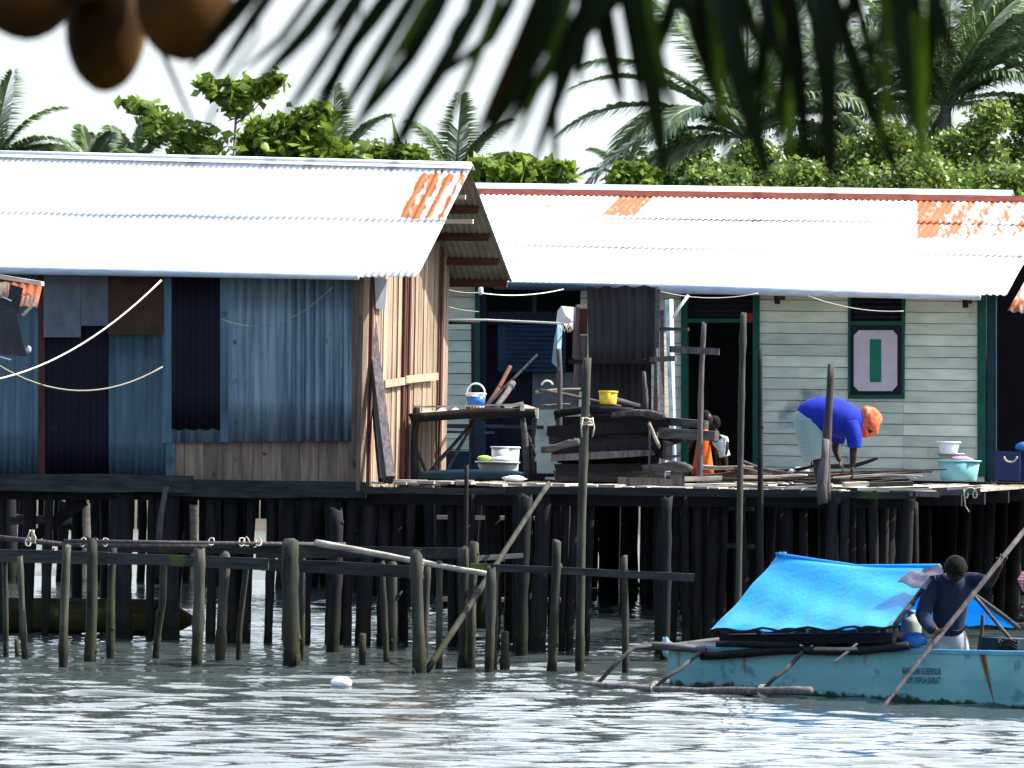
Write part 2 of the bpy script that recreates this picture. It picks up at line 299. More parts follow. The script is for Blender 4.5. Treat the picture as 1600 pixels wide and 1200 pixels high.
# plaid shorts
def plaid(name, a, b, sc):
    m = mat(name, a, a, tint=.03, rough=.9); N = m.node_tree.nodes; L = m.node_tree.links; B = N['Principled BSDF']
    geo = N.new('ShaderNodeNewGeometry'); src = B.inputs['Base Color'].links[0].from_socket
    for ax, r in (('X', 0), ('Z', .25)):
        wv = N.new('ShaderNodeTexWave'); wv.bands_direction = ax; wv.inputs['Scale'].default_value = sc; wv.inputs['Distortion'].default_value = 1.2
        L.new(geo.outputs['Position'], wv.inputs['Vector']); mr = N.new('ShaderNodeMapRange'); mr.inputs['From Min'].default_value = .7; mr.inputs['From Max'].default_value = .8; mr.inputs['To Max'].default_value = .7
        L.new(wv.outputs['Fac'], mr.inputs['Value']); mx = N.new('ShaderNodeMix'); mx.data_type = 'RGBA'; mx.inputs['B'].default_value = (*b, 1)
        L.new(mr.outputs[0], mx.inputs['Factor']); L.new(src, mx.inputs['A']); src = mx.outputs['Result']
    L.new(src, B.inputs['Base Color']); return m
M['plaid'] = plaid('plaid_shorts', (.34, .42, .40), (.12, .24, .23), 15)
M['plaidr'] = plaid('red_checked_cloth', (.45, .09, .14), (.55, .40, .42), 9)
# tarpaulin
M['tarp'] = mat('blue_tarpaulin', (.015, .47, .84), (.012, .38, .78), (2, 2, 5), .42, tint=.02, bump=.0, spec=.5, trans=.45)
def addbump(m, scale, dist, detail=3):
    N = m.node_tree.nodes; L = m.node_tree.links; B = N['Principled BSDF']; g = N.new('ShaderNodeNewGeometry'); mp = N.new('ShaderNodeMapping'); mp.inputs['Scale'].default_value = scale; mp.inputs['Rotation'].default_value = (0, .5, 0)
    t = N.new('ShaderNodeTexNoise'); t.inputs['Scale'].default_value = 1; t.inputs['Detail'].default_value = detail; bp = N.new('ShaderNodeBump'); bp.inputs['Distance'].default_value = dist; bp.inputs['Strength'].default_value = 1
    L.new(g.outputs['Position'], mp.inputs[0]); L.new(mp.outputs[0], t.inputs['Vector']); L.new(t.outputs['Fac'], bp.inputs['Height']); L.new(bp.outputs[0], B.inputs['Normal'])
addbump(M['tarp'], (22, 22, 1.6), .008, 6)
# hull: weed line near the water and rust runs with shapes of their own
def hullmat():
    m = M['hull']; N = m.node_tree.nodes; L = m.node_tree.links; B = N['Principled BSDF']; g = N.new('ShaderNodeNewGeometry'); sp = N.new('ShaderNodeSeparateXYZ'); L.new(g.outputs['Position'], sp.inputs[0])
    t = N.new('ShaderNodeTexNoise'); t.inputs['Scale'].default_value = 9; t.inputs['Detail'].default_value = 6; L.new(g.outputs['Position'], t.inputs['Vector'])
    a = N.new('ShaderNodeMath'); a.operation = 'MULTIPLY_ADD'; a.inputs[1].default_value = -.20; L.new(t.outputs['Fac'], a.inputs[0]); L.new(sp.outputs['Z'], a.inputs[2])
    r = N.new('ShaderNodeMapRange'); r.inputs['From Min'].default_value = -.045; r.inputs['From Max'].default_value = -.075; L.new(a.outputs[0], r.inputs['Value'])
    src = B.inputs['Base Color'].links[0].from_socket; mx = N.new('ShaderNodeMix'); mx.data_type = 'RGBA'; mx.inputs['B'].default_value = (.025, .05, .025, 1)
    L.new(r.outputs[0], mx.inputs['Factor']); L.new(src, mx.inputs['A']); L.new(mx.outputs['Result'], B.inputs['Base Color'])
hullmat()
# algae and wet band on everything that stands in the water
for k_ in ('pile', 'jet'):
    m = M[k_]; N = m.node_tree.nodes; L = m.node_tree.links; B = N['Principled BSDF']; g = N.new('ShaderNodeNewGeometry'); sp = N.new('ShaderNodeSeparateXYZ'); L.new(g.outputs['Position'], sp.inputs[0])
    t = N.new('ShaderNodeTexNoise'); t.inputs['Scale'].default_value = 5; t.inputs['Detail'].default_value = 5; L.new(g.outputs['Position'], t.inputs['Vector'])
    a = N.new('ShaderNodeMath'); a.operation = 'MULTIPLY_ADD'; a.inputs[1].default_value = -.9; L.new(t.outputs['Fac'], a.inputs[0]); L.new(sp.outputs['Z'], a.inputs[2])
    for lo, hi, cc in ((.0, -.16, (.024, .026, .012)), (-.30, -.36, (.010, .012, .008))):
        r = N.new('ShaderNodeMapRange'); r.inputs['From Min'].default_value = lo; r.inputs['From Max'].default_value = hi; L.new(a.outputs[0], r.inputs['Value'])
        src = B.inputs['Base Color'].links[0].from_socket; mx = N.new('ShaderNodeMix'); mx.data_type = 'RGBA'; mx.inputs['B'].default_value = (*[c * (.5 if k_ == 'pile' else 1) for c in cc], 1)
        L.new(r.outputs[0], mx.inputs['Factor']); L.new(src, mx.inputs['A']); L.new(mx.outputs['Result'], B.inputs['Base Color'])
# water
def watermat():
    m = bpy.data.materials.new('lagoon_water'); m.use_nodes = True; N = m.node_tree.nodes; L = m.node_tree.links; B = N['Principled BSDF']
    B.inputs['Base Color'].default_value = (.032, .041, .040, 1); B.inputs['Roughness'].default_value = .03; B.inputs['IOR'].default_value = 1.33
    g = N.new('ShaderNodeNewGeometry'); hs = []
    for sc, w8 in (((3, 6, 1), .35), ((6, 15, 1), .30), ((14, 34, 1), .07)):
        mp = N.new('ShaderNodeMapping'); mp.inputs['Scale'].default_value = sc; t = N.new('ShaderNodeTexNoise'); t.inputs['Scale'].default_value = 1; t.inputs['Detail'].default_value = 2
        L.new(g.outputs['Position'], mp.inputs[0]); L.new(mp.outputs[0], t.inputs['Vector']); q = N.new('ShaderNodeMath'); q.operation = 'MULTIPLY'; q.inputs[1].default_value = w8; L.new(t.outputs['Fac'], q.inputs[0]); hs.append(q)
    a = N.new('ShaderNodeMath'); a.operation = 'ADD'; L.new(hs[0].outputs[0], a.inputs[0]); L.new(hs[1].outputs[0], a.inputs[1])
    b = N.new('ShaderNodeMath'); b.operation = 'ADD'; L.new(a.outputs[0], b.inputs[0]); L.new(hs[2].outputs[0], b.inputs[1])
    bp = N.new('ShaderNodeBump'); bp.inputs['Distance'].default_value = .014; bp.inputs['Strength'].default_value = 1; L.new(b.outputs[0], bp.inputs['Height']); L.new(bp.outputs[0], B.inputs['Normal'])
    return m
M['water'] = watermat()
# ------------------------------------------------------------------ the setting
def gz(x, y):
    near = 1 / (1 + math.exp(min(60, (y - 16) * .6))); far = 1 / (1 + math.exp(min(60, -(y - 100 - 3 * math.sin(x * .12)) * .35)))
    return -1.2 + near * 1.9 + far * (1.7 + .25 * math.sin(x * .3) * math.sin(y * .21))
mb = MB(); xs = [-900, -500, -250, -120] + [x for x in range(-70, 71, 5)] + [120, 250, 500, 900]
ys = [-60, -20, -5] + list(range(0, 30, 3)) + list(range(35, 76, 8)) + list(range(76, 130, 4)) + [150, 200, 320, 600, 1200]
vs = [V((x, y, gz(x, y))) for y in ys for x in xs]; W = len(xs)
mb.add(vs, [(j * W + i, j * W + i + 1, j * W + i + 1 + W, j * W + i + W) for j in range(len(ys) - 1) for i in range(W - 1)], True)
tag(mb.build('ground', M['mud']), kind='structure')
def build_water():
    # fine moving surface where the photo looks at it, coarse skirt around
    x0, x1, y0, y1 = -9.0, 9.0, 24.0, 66.0
    xs = np.concatenate([[-900, -200, -40, -15], np.arange(x0, x1 + .01, .045), [15, 40, 200, 900]])
    ys = np.concatenate([[12.0, 18], np.arange(y0, y1 + .01, .04), [75, 90, 120]])
    X, Y = np.meshgrid(xs, ys); Z = np.zeros_like(X); r = np.random.RandomState(3)
    for k in range(46):
        lam = r.uniform(.15, .55) if k < 40 else r.uniform(.8, 2.0); th = r.normal(-1.53, .24); kx, ky = math.cos(th) * 2 * math.pi / lam, math.sin(th) * 2 * math.pi / lam
        Z += (.0052 if k < 40 else .0030) * lam * np.sin(kx * X + ky * Y + r.uniform(0, 6.28))
    msk = ((X >= x0) & (X <= x1) & (Y >= y0) & (Y <= y1)); Z = Z * msk * np.clip((66 - Y) / 18, .2, 1)
    co = np.stack([X, Y, Z], -1).reshape(-1, 3); W = len(xs); H = len(ys)
    i = np.arange(W - 1); j = np.arange(H - 1)[:, None]; a = (j * W + i).reshape(-1)
    fa = np.stack([a, a + 1, a + 1 + W, a + W], -1)
    me = bpy.data.meshes.new('water'); me.vertices.add(len(co)); me.vertices.foreach_set('co', co.reshape(-1))
    me.loops.add(fa.size); me.loops.foreach_set('vertex_index', fa.reshape(-1)); me.polygons.add(len(fa))
    me.polygons.foreach_set('loop_start', np.arange(len(fa)) * 4); me.polygons.foreach_set('loop_total', np.full(len(fa), 4))
    me.polygons.foreach_set('use_smooth', np.ones(len(fa), bool)); me.update(calc_edges=True); me.materials.append(M['water'])
    o = bpy.data.objects.new('water', me); COL.objects.link(o); tag(o, kind='structure')
build_water()
# ------------------------------------------------------------------ house frames
FP = P(563, 750, 45.5); DZ = FP.z; RP = P(1300, 738, 55.0)
def hF(px, py, off=0): return hit(px, py, FP + BX * off, BX)
def hR(px, py, off=0): return hit(px, py, RP + BX * off, BX)
def ac(p): return p.dot(AX)
def bc(p): return p.dot(BX)
def ABZ(a, b, z): return AX * a + BX * b + ZX * z
FB = bc(FP); RB = bc(RP)
def lineat(p, q, a):
    t = (a - ac(p)) / (ac(q) - ac(p)); return p.lerp(q, t)
# ================================================================== LEFT HOUSE
LH = thing('stilt_house', 'long shack of blue and navy tin patches on dark piles, plank gable facing right', 'stilt house', ABZ(ac(FP) - 2, FB + 2, 0))
N0 = hF(652, 433, -.35); NL = hF(-140, 424, -.35)
gp = N0; farE = hit(801, 434, gp, AX); rid = hit(736, 264, gp, AX)
ridL = hit(-140, 242, gp, AX); t = bc(rid)
ridL = hit(-140, 242, rid, BX); farL = farE + (ridL - rid); farL.z = farE.z + (ridL.z - rid.z) * .5
EL = ABZ(ac(N0) - (ac(N0) - ac(NL)), bc(N0), NL.z)
ridL = lineat(rid, ridL, ac(EL)); farL = ABZ(ac(EL), bc(farE), farE.z + .05)
def rustL(p):
    x, y = proj(p); r = 0
    if 585 < x < 735 and y < 348: r = max(0, min(1, (x + (y - 262) * .5 - 612) / 60)) * (.80 if 268 < y < 342 else .25)
    return r * (.80 + .20 * math.sin(ac(p) * 2 * math.pi / .152) + .12 * math.sin(ac(p) * 9))
def course(mbx, A0, B0, C0, D0, v0, v1, lift, **k):   # eave AB ... ridge DC ; v from eave(0) to ridge(1)
    n = (B0 - A0).cross(D0 - A0).normalized(); n = n if n.z > 0 else -n
    A = A0.lerp(D0, v1) + n * lift; B = B0.lerp(C0, v1) + n * lift; C = B0.lerp(C0, v0) + n * lift * 1.6; D = A0.lerp(D0, v0) + n * lift * 1.6
    mbx.corr(A, B, C, D, **k)
m1 = MB(); course(m1, EL, N0, rid, ridL, 0, .54, .0, rows=6, rust=rustL, seg=6, dent=.006, wavy=.012)
m1.build('roof_sheet', M['roof'], LH)
m1 = MB(); course(m1, EL, N0, rid, ridL, .50, 1.0, .008, rows=14, rust=rustL, seg=6, dent=.006, wavy=.012)
m1.build('roof_sheet', M['roof'], LH)
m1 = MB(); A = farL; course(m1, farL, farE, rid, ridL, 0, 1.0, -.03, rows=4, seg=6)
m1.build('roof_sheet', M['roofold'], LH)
m1 = MB(); u = (rid - ridL).normalized(); k1 = (N0 - rid).normalized(); k2 = (farE - rid).normalized()
for sgn, kk in ((1, k1), (1, k2)):
    a, b = ridL + ZX * .05, rid + ZX * .05 + u * .02; m1.slab(a, b, b + kk * .10, a + kk * .10, .006, .6)
m1.tube([ridL + ZX * .045 + (rid - ridL) * f for f in (0, .2, .4, .6, .8, 1)], .035, 8, .7)
m1.build('ridge_cap', M['cap'], LH)
m1 = MB(); gA = hF(-140, 420, -.40); gB = hF(560, 431, -.40); m1.tube([gA, hF(250, 426, -.4), gB], .047, 10, .5)
m1.build('gutter', M['gut'], LH)
# purlins and rafter ends under the far slope
for f, w8 in ((.30, .9), (.55, .95), (.78, 1), (.985, 1)):
    q = rid.lerp(farE, f) - ZX * .09; pm = MB(); pm.beam(q - AX * 1.6, q - AX * .06, .05, .085); pm.build('purlin', M['purl'], LH)
for px0, px1, py in ((709, 730, 308), (694, 742, 346)):
    a = hit(px1, py, gp, AX); q = a - BX * .0; pm = MB(); L_ = (px1 - px0) / 138
    pm.beam(q - AX * (L_ + .2), q - AX * .02, .04, .05, tint=.9); pm.build('batten', M['pale'], LH)
# gable wall
WN = hF(566, 755, 0); WP = WN
def hW(px, py, off=0): return hit(px, py, WP + AX * off, AX)
wfar = hW(686, 735); Wb0 = bc(WN); Wb1 = bc(wfar)
Zf = DZ - .12
def roofz(b):
    e0, r0, f0 = (bc(N0), N0.z), (bc(rid), rid.z), (bc(farE), farE.z)
    if b < r0[0]: return e0[1] + (r0[1] - e0[1]) * (b - e0[0]) / (r0[0] - e0[0])
    return r0[1] + (f0[1] - r0[1]) * (b - r0[0]) / (f0[0] - r0[0])
wa = ac(WN); b = Wb0 + .10; sm = MB(); i = 0
while b < Wb1 + .3:
    wd = rnd.choice((.05, .07, .09, .11, .16)); zt = roofz(b + wd / 2) - .06
    off = rnd.uniform(-.012, .012); zb = Zf + rnd.uniform(-.02, .05)
    sm.hexa([ABZ(wa - .02 + off, b, zb), ABZ(wa + off, b, zb), ABZ(wa + off, b + wd, zb), ABZ(wa - .02 + off, b + wd, zb),
             ABZ(wa - .02 + off, b, zt), ABZ(wa + off, b, zt), ABZ(wa + off, b + wd, zt), ABZ(wa - .02 + off, b + wd, zt)])
    b += wd + rnd.choice((.004, .008, .02)); i += 1
sm.build('gable_planks', M['slat'], LH)
sm = MB()
for px in (574, 625, 633, 683):
    q = hW(px, 700); zt = roofz(bc(q)) - .1
    sm.hexa([ABZ(wa + .014, bc(q) - .03, Zf), ABZ(wa + .04, bc(q) - .03, Zf), ABZ(wa + .04, bc(q) + .03, Zf), ABZ(wa + .014, bc(q) + .03, Zf),
             ABZ(wa + .014, bc(q) - .03, zt), ABZ(wa + .04, bc(q) - .03, zt), ABZ(wa + .04, bc(q) + .03, zt), ABZ(wa + .014, bc(q) + .03, zt)])
sm.build('gable_battens', M['slatd'], LH)
sm = MB(); sm.beam(hW(601, 600, .05), hW(642, 594, .05), .02, .085, tint=.8); sm.beam(hW(634, 593, .065), hW(684, 588, .065), .02, .085, tint=.95); sm.build('cross_batten', M['slat'], LH)
sm = MB(); sm.slab(hW(584, 436, .05), hW(604, 436, .05), hW(600, 484, .05), hW(586, 482, .05), .01, .7); sm.build('patch_board', M['plyg'], LH)
sm = MB(); q = hF(554, 750); zt = roofz(Wb0) - .1
sm.box(ABZ(ac(q), FB, (zt + Zf) / 2), AX * .065, BX * .05, ZX * (zt - Zf) / 2); sm.box(ABZ(wa - .02, FB - .0, (zt + Zf) / 2), AX * .025, BX * .09, ZX * (zt - Zf) / 2, .1)
sm.build('corner_post', M['board'], LH)
# front wall patches: (kind, x0,y0,x1,y1, offset)
def fpan(kind, x0, y0, x1, y1, off, name, pitch=.076, amp=.009, tint=None, rust=None, wavy=.0):
    q = MB(); A, B, C, D = hF(x0, y0, off), hF(x1, y0, off), hF(x1, y1, off), hF(x0, y1, off)
    if kind == 'c': q.corr(A, B, C, D, pitch, amp, 4, 6, tint=tint, wavy=wavy, rust=rust)
    else: q.slab(A, D, C, B, .012, tint)
    return q
fpan('c', -150, 425, 66, 746, 0, '', tint=.6).build('tin_panel', M['steel'], LH)
fpan('f', 60, 425, 70, 746, -.01, '', tint=.3).build('wall_batten', M['slatd'], LH)
fpan('c', 64, 490, 174, 743, -.002, '', .076, tint=.4).build('tin_panel', M['navy'], LH)
fpan('c', 170, 505, 260, 749, -.012, '', tint=.15).build('tin_panel', M['steel'], LH)
fpan('f', 68, 425, 126, 527, -.045, '', tint=.8).build('plywood_sheet', M['plyg'], LH)
fpan('f', 126.5, 425, 173, 509, -.05, '', tint=.3).build('plywood_sheet', M['plyg'], LH)
fpan('f', 169, 425, 254, 523, -.06, '', tint=.5).build('plywood_sheet', M['plyb'], LH)
fpan('f', 253, 425, 269, 692, -.04, '', tint=.7).build('tin_strip', M['steel'], LH)
fpan('f', 259, 690, 273, 750, -.02, '', tint=.3).build('tin_strip', M['steel'], LH)
fpan('c', 267, 428, 347, 692, -.02, '', tint=.6, rust=lambda p: .45 if 668 < proj(p)[1] < 674 else 0).build('tin_panel', M['steel2'], LH)
fpan('c', 268, 428, 346, 671, -.045, '', tint=.3, wavy=.01).build('tin_panel', M['navy'], LH)
fpan('f', 344, 428, 361, 691, -.05, '', tint=.8).build('tin_strip', M['steel'], LH)
fpan('c', 357, 428, 451, 690, -.065, '', .095, .011, tint=.75, wavy=.006).build('tin_panel', M['steel2'], LH)
fpan('c', 448, 428, 548, 689, -.08, '', .11, .026, tint=.25, wavy=.006).build('tin_panel', M['steel2'], LH)
q = MB(); x = 262
while x < 545:
    w8 = rnd.uniform(26, 34); q.slab(hF(x, 684, .02), hF(x, 756, .02), hF(min(x + w8 - .8, 546), 756, .02), hF(min(x + w8 - .8, 546), 684, .02), .02); x += w8
q.build('low_plank_wall', M['board'], LH)
# back and left walls keep the inside dark
q = MB(); q.slab(ABZ(ac(EL) + .1, Wb1 + .2, Zf), ABZ(wa - .03, Wb1 + .2, Zf), ABZ(wa - .03, Wb1 + .2, farE.z - .1), ABZ(ac(EL) + .1, Wb1 + .2, farE.z - .1), .03); q.build('back_wall', M['board'], LH)
q = MB(); q.slab(ABZ(ac(EL), FB + .1, DZ - .05), ABZ(wa - .05, FB + .1, DZ - .05), ABZ(wa - .05, Wb1 + .1, DZ - .05), ABZ(ac(EL), Wb1 + .1, DZ - .05), .05); q.build('floor', M['dark'], LH)
# sill beams
q = MB(); q.beam(hF(-150, 752, -.10), hF(300, 757, -.10), .06, .20, jag=.08, tint=.7); q.build('sill_beam', M['jetb'], LH)
q = MB(); q.beam(hF(260, 762, -.06), hF(572, 766, -.06), .06, .19, jag=.08, tint=.3); q.build('sill_beam', M['jetb'], LH)
q = MB(); q.beam(hF(-150, 771, .12), hF(600, 777, .12), .1, .10, jag=.1, tint=.05); q.build('floor_joist', M['dark'], LH)
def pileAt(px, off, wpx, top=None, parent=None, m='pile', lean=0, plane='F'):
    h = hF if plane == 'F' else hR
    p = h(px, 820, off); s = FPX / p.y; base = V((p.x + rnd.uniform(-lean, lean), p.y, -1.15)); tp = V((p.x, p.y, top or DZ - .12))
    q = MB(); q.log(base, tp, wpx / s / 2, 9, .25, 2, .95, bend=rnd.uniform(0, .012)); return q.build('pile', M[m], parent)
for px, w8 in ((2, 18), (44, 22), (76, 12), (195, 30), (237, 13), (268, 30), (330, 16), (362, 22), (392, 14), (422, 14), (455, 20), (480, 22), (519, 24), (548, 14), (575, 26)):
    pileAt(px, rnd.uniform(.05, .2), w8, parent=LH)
for r_ in range(3):
    for k in range((8, 3, 6)[r_]):
        pileAt(-20 + k * (78, 190, 100)[r_] + rnd.uniform(-18, 18), 1.1 + r_ * 1.25 + rnd.uniform(-.3, .3), rnd.uniform(8, 20), parent=LH, lean=.05)
q = MB(); q.beam(hF(55, 838, .3), hF(132, 782, .3), .05, .12); q.build('brace', M['dark'], LH)
q = MB(); q.beam(hF(-20, 815, .9), hF(95, 812, .9), .05, .09); q.build('brace', M['oldh'], LH)
q = MB(); q.log(hF(247, 850, -.25), hF(259, 762, -.25), .035, 7, .3); q.build('bracket_pole', M['old'], LH)
# ================================================================== DECK
DK = thing('timber_deck', 'open timber deck on dense dark piles between the two houses', 'deck', ABZ(ac(FP) + 3, FB + 3, 0))
dz = DZ - .02
aL, aR = wa + .02, ac(hF(1432, 765))
q = MB(); a = aL - 0.5
while a < aR:
    wd = rnd.uniform(.11, .2); b0 = FB + rnd.uniform(-.02, .12)
    while b0 < RB + .2:
        L_ = rnd.uniform(2.2, 3.4); b1 = min(b0 + L_, RB + .25)
        mid_ = FB + 3.4 < b0 + .5 * L_ and b0 < RB - 1.6 and a < ac(hF(985, 765))
        if not (a < aL and b0 < Wb1) and not mid_: q.beam(ABZ(a, b0, dz + rnd.uniform(-.012, .012)), ABZ(a, b1, dz + rnd.uniform(-.012, .012)), wd, .03, up=ZX)
        b0 = b1 + .02
    a += wd + rnd.uniform(.015, .05)
q.build('deck_boards', M['pale'], DK)
for (x0, y0, x1, y1, off, h_, tn) in ((568, 766, 790, 768, -.14, .075, .6), (785, 766, 1250, 771, -.12, .085, .05), (1180, 771, 1430, 774, -.10, .07, .2), (560, 780, 1430, 786, .1, .12, 0), (560, 777, 1430, 783, 1.6, .12, 0)):
    q = MB(); q.beam(hF(x0, y0, off), hF(x1, y1, off), .05, h_, jag=.08, tint=tn); q.build('edge_beam', M['jetb'] if off < 0 else M['dark'], DK)
for off in (3.2, 5, 7, 9):
    q = MB(); q.beam(ABZ(aL - .4, FB + off, dz - .1), ABZ(aR, FB + off, dz - .1), .1, .14); q.build('joist', M['dark'], DK)
fp = ((600, 22), (620, 16), (707, 14), (722, 18), (737, 14), (770, 24), (813, 22), (826, 12), (845, 26), (868, 14), (884, 10), (897, 14), (920, 16), (1036, 17), (1057, 11), (1071, 14), (1088, 17), (1102, 12), (1117, 20), (1133, 10), (1158, 18), (1185, 14), (1230, 16), (1256, 14), (1300, 17), (1320, 15), (1345, 14), (1366, 16), (1384, 15), (1418, 18), (1430, 12))
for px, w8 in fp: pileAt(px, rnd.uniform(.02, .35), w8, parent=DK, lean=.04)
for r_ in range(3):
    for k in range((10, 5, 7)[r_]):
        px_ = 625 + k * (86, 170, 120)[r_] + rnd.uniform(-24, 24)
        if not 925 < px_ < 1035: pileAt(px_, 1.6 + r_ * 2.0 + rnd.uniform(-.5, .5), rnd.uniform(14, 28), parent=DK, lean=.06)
# ================================================================== RIGHT HOUSE
RH = thing('stilt_house', 'pale painted board house with open green framed door and white tin roof', 'stilt house', ABZ(ac(RP), RB + 4, 0))
Ra = hR(560, 434, -.55); Rb = hR(1573, 461, -.55)
g1 = hR(745, 300, 4.6); g2 = hR(1590, 312, 4.6)
RGa = lineat(g1, g2, ac(Ra)); RGb = lineat(g1, g2, ac(Rb))
def rustR(p):
    x, y = proj(p); r = 0; sk = (y - 320) * -1.1
    if 955 < x + (y - 320) < 1008 and y < 338: r = .75
    if 1008 <= x + (y - 320) < 1020 and y < 338: r = .35
    if 815 < x < 895 and y < 327: r = .36 * (1 + .5 * math.sin(ac(p) * 2 * math.pi / .152))
    if x > 1432 and y < 372:
        r = max(.54, .80 - (x - 1432) / 420) + .10 * math.sin(ac(p) * 2 * math.pi / .31)
    if y > 370 and x > 1590: r = .4
    return r
for v0, v1, lf in ((0, .42, 0), (.38, .74, .008), (.70, 1, .016)):
    m1 = MB(); course(m1, Ra, Rb, RGb, RGa, v0, v1, lf, rows=8, rust=rustR, seg=6, dent=.008, wavy=.010, pitch=.09, amp=.010); m1.build('roof_sheet', M['roof'], RH)
rb = bc(RGa) - bc(Ra)
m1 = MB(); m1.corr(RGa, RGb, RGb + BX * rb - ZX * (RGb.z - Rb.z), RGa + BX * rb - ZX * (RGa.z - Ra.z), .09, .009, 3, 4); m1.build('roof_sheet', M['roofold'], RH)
m1 = MB(); a, b = RGa + ZX * .05, lineat(RGa, RGb, ac(hR(1583, 300, 4.6))) + ZX * .05
m1.slab(a - BX * .16, b - BX * .16, b + ZX * .085 - BX * .03, a + ZX * .085 - BX * .03, .01, .8); m1.slab(a - BX * .03 + ZX * .087, b - BX * .03 + ZX * .087, b + BX * .15, a + BX * .15, .01, .8)
m1.build('ridge_cap', M['cap'], RH)
m1 = MB(); a, b = RGa - ZX * .02, RGb - ZX * .02
m1.slab(a - BX * .25 - ZX * .025, b - BX * .25 - ZX * .025, b - BX * .165 + ZX * .068, a - BX * .165 + ZX * .068, .01, .8); m1.build('ridge_flashing', M['capr'], RH)
m1 = MB(); m1.tube([hR(772, 446, -.62), hR(1040, 450, -.62)], .055, 10, .5); m1.build('gutter', M['gutd'], RH)
m1 = MB(); m1.tube([hR(1030, 451, -.62), hR(1250, 456, -.62), hR(1532, 462, -.62)], .062, 10, .5); m1.build('gutter', M['gut'], RH)
for px, py in ((1215, 464), (1509, 470)):
    q = MB(); a = hR(px, py, -.5); q.beam(a - ZX * .08, a + ZX * .06 - BX * .1, .07, .05); q.beam(a, a + BX * .4, .05, .05); q.build('eave_bracket', M['dark'], RH)
# siding
wz0 = RP.z - .10
def siding(x0, x1, y0, y1):
    a0, a1 = ac(hR(x0, 600)), ac(hR(x1, 600)); zt = hR((x0 + x1) / 2, y0).z; zb = hR((x0 + x1) / 2, y1).z
    q = MB(); z = wz0 + .145 * 0; n = 0
    z = wz0
    while z < zt:
        hh = .150; z1 = min(z + hh, zt)
        if z1 > zb:
            zz = max(z, zb); a = a0
            while a < a1 - .01:
                e = min(a1, a + rnd.uniform(1.5, 3.2)); e = a1 if a1 - e < .4 else e; j = rnd.uniform(-.003, .003)
                q.hexa([ABZ(a, RB - .018 + j, zz + .014 + j * 1.5), ABZ(e - .003, RB - .018 + j, zz + .014 - j * 1.5), ABZ(e - .003, RB + .02, zz + .014), ABZ(a, RB + .02, zz + .014),
                        ABZ(a, RB - .004, z1 + .006), ABZ(e - .003, RB - .004, z1 + .006), ABZ(e - .003, RB + .02, z1 + .006), ABZ(a, RB + .02, z1 + .006)]); a = e
        z = z1
    return q
for x0, x1, y0, y1 in ((560, 744, 436, 760), (905, 1066, 440, 760), (1184, 1326, 448, 760), (1326, 1413, 622, 760), (1413, 1541, 450, 760)):
    siding(x0, x1, y0, y1).build('siding', M['side'], RH)
def rbox(x0, y0, x1, y1, off, th, m, name, par=None, tint=.5):
    q = MB(); q.slab(hR(x0, y0, off), hR(x0, y1, off), hR(x1, y1, off), hR(x1, y0, off), th, tint); return q.build(name, M[m], par or RH)
df = rbox(1064, 452, 1074, 745, -.06, .08, 'green', 'door_frame')
for a in ((1176, 452, 1186, 745), (1074, 498, 1176, 504), (1074, 452, 1176, 460)): rbox(*a, -.06, .08, 'green', 'frame_piece', df)
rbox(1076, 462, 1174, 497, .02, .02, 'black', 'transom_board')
for yy in (468, 476, 484, 491): rbox(1076, yy, 1174, yy + 2.5, -.005, .02, 'nav2', 'transom_slat')
rbox(1160, 489, 1176, 503, -.075, .01, 'red', 'label_plate')
wf = rbox(1325, 454, 1329, 620, -.05, .07, 'green', 'window_frame')
for a in ((1409, 454, 1413, 620), (1329, 502, 1409, 508), (1325, 617, 1413, 623)): rbox(*a, -.05, .07, 'green', 'frame_piece', wf)
rbox(1329, 454, 1409, 503, .05, .02, 'black', 'louvre_backing')
for k in range(5): rbox(1329, 462 + k * 8, 1409, 465 + k * 8, .01, .02, 'nav2', 'louvre_slat')
sh = rbox(1329, 508, 1409, 617, -.03, .03, 'nav2', 'shutter')
q = MB(); oc = [(1342, 516), (1395, 516), (1402, 524), (1402, 602), (1394, 611), (1342, 611), (1334, 603), (1334, 524)]
vs = [hR(x, y, -.064) for x, y in oc] + [hR(x, y, -.034) for x, y in oc]
q.add(vs, [tuple(range(7, -1, -1))] + [(i, (i + 1) % 8, (i + 1) % 8 + 8, i + 8) for i in range(8)], tint=.5); pan = q.build('panel', M['pink'], sh)
rbox(1359, 530, 1377, 597, -.069, .01, 'grn2', 'green_bar', sh)
rbox(1527, 455, 1540, 745, -.055, .05, 'green', 'corner_board')
rbox(1542, 455, 1556, 760, -.02, .1, 'teal', 'corner_post')
# dark verandah opening x 744..918
rbox(744, 452, 760, 745, -.04, .05, 'nav2', 'wall_board'); rbox(742, 440, 750, 745, -.06, .05, 'green', 'post_trim')
rbox(760, 500, 780, 745, .25, .05, 'nav2', 'wall_board'); rbox(780, 580, 832, 745, .3, .05, 'nav2', 'wall_board')
rbox(744, 487, 905, 506, .0, .05, 'nav2', 'wall_board', tint=1); rbox(832, 582, 912, 640, .1, .03, 'plyg', 'wall_board', tint=.2)
rbox(832, 640, 912, 760, .1, .03, 'side', 'wall_board', tint=.2)
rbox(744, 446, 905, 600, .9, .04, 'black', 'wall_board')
rbox(832, 450, 838, 490, -.02, .04, 'teal', 'post_trim')
q = MB(); q.corr(hR(778, 506, -.12), hR(884, 506, -.12), hR(884, 583, -.12), hR(778, 583, -.12), .8, .004, 14, 4); bp_ = q.build('tin_panel', M['bluep'], RH)
q = MB()
for k in range(11): y = 510 + k * 7; q.tube([hR(792, y, -.13), hR(884, y, -.13)], .014, 6, .8)
q.build('panel_ribs', M['bluep'], bp_)
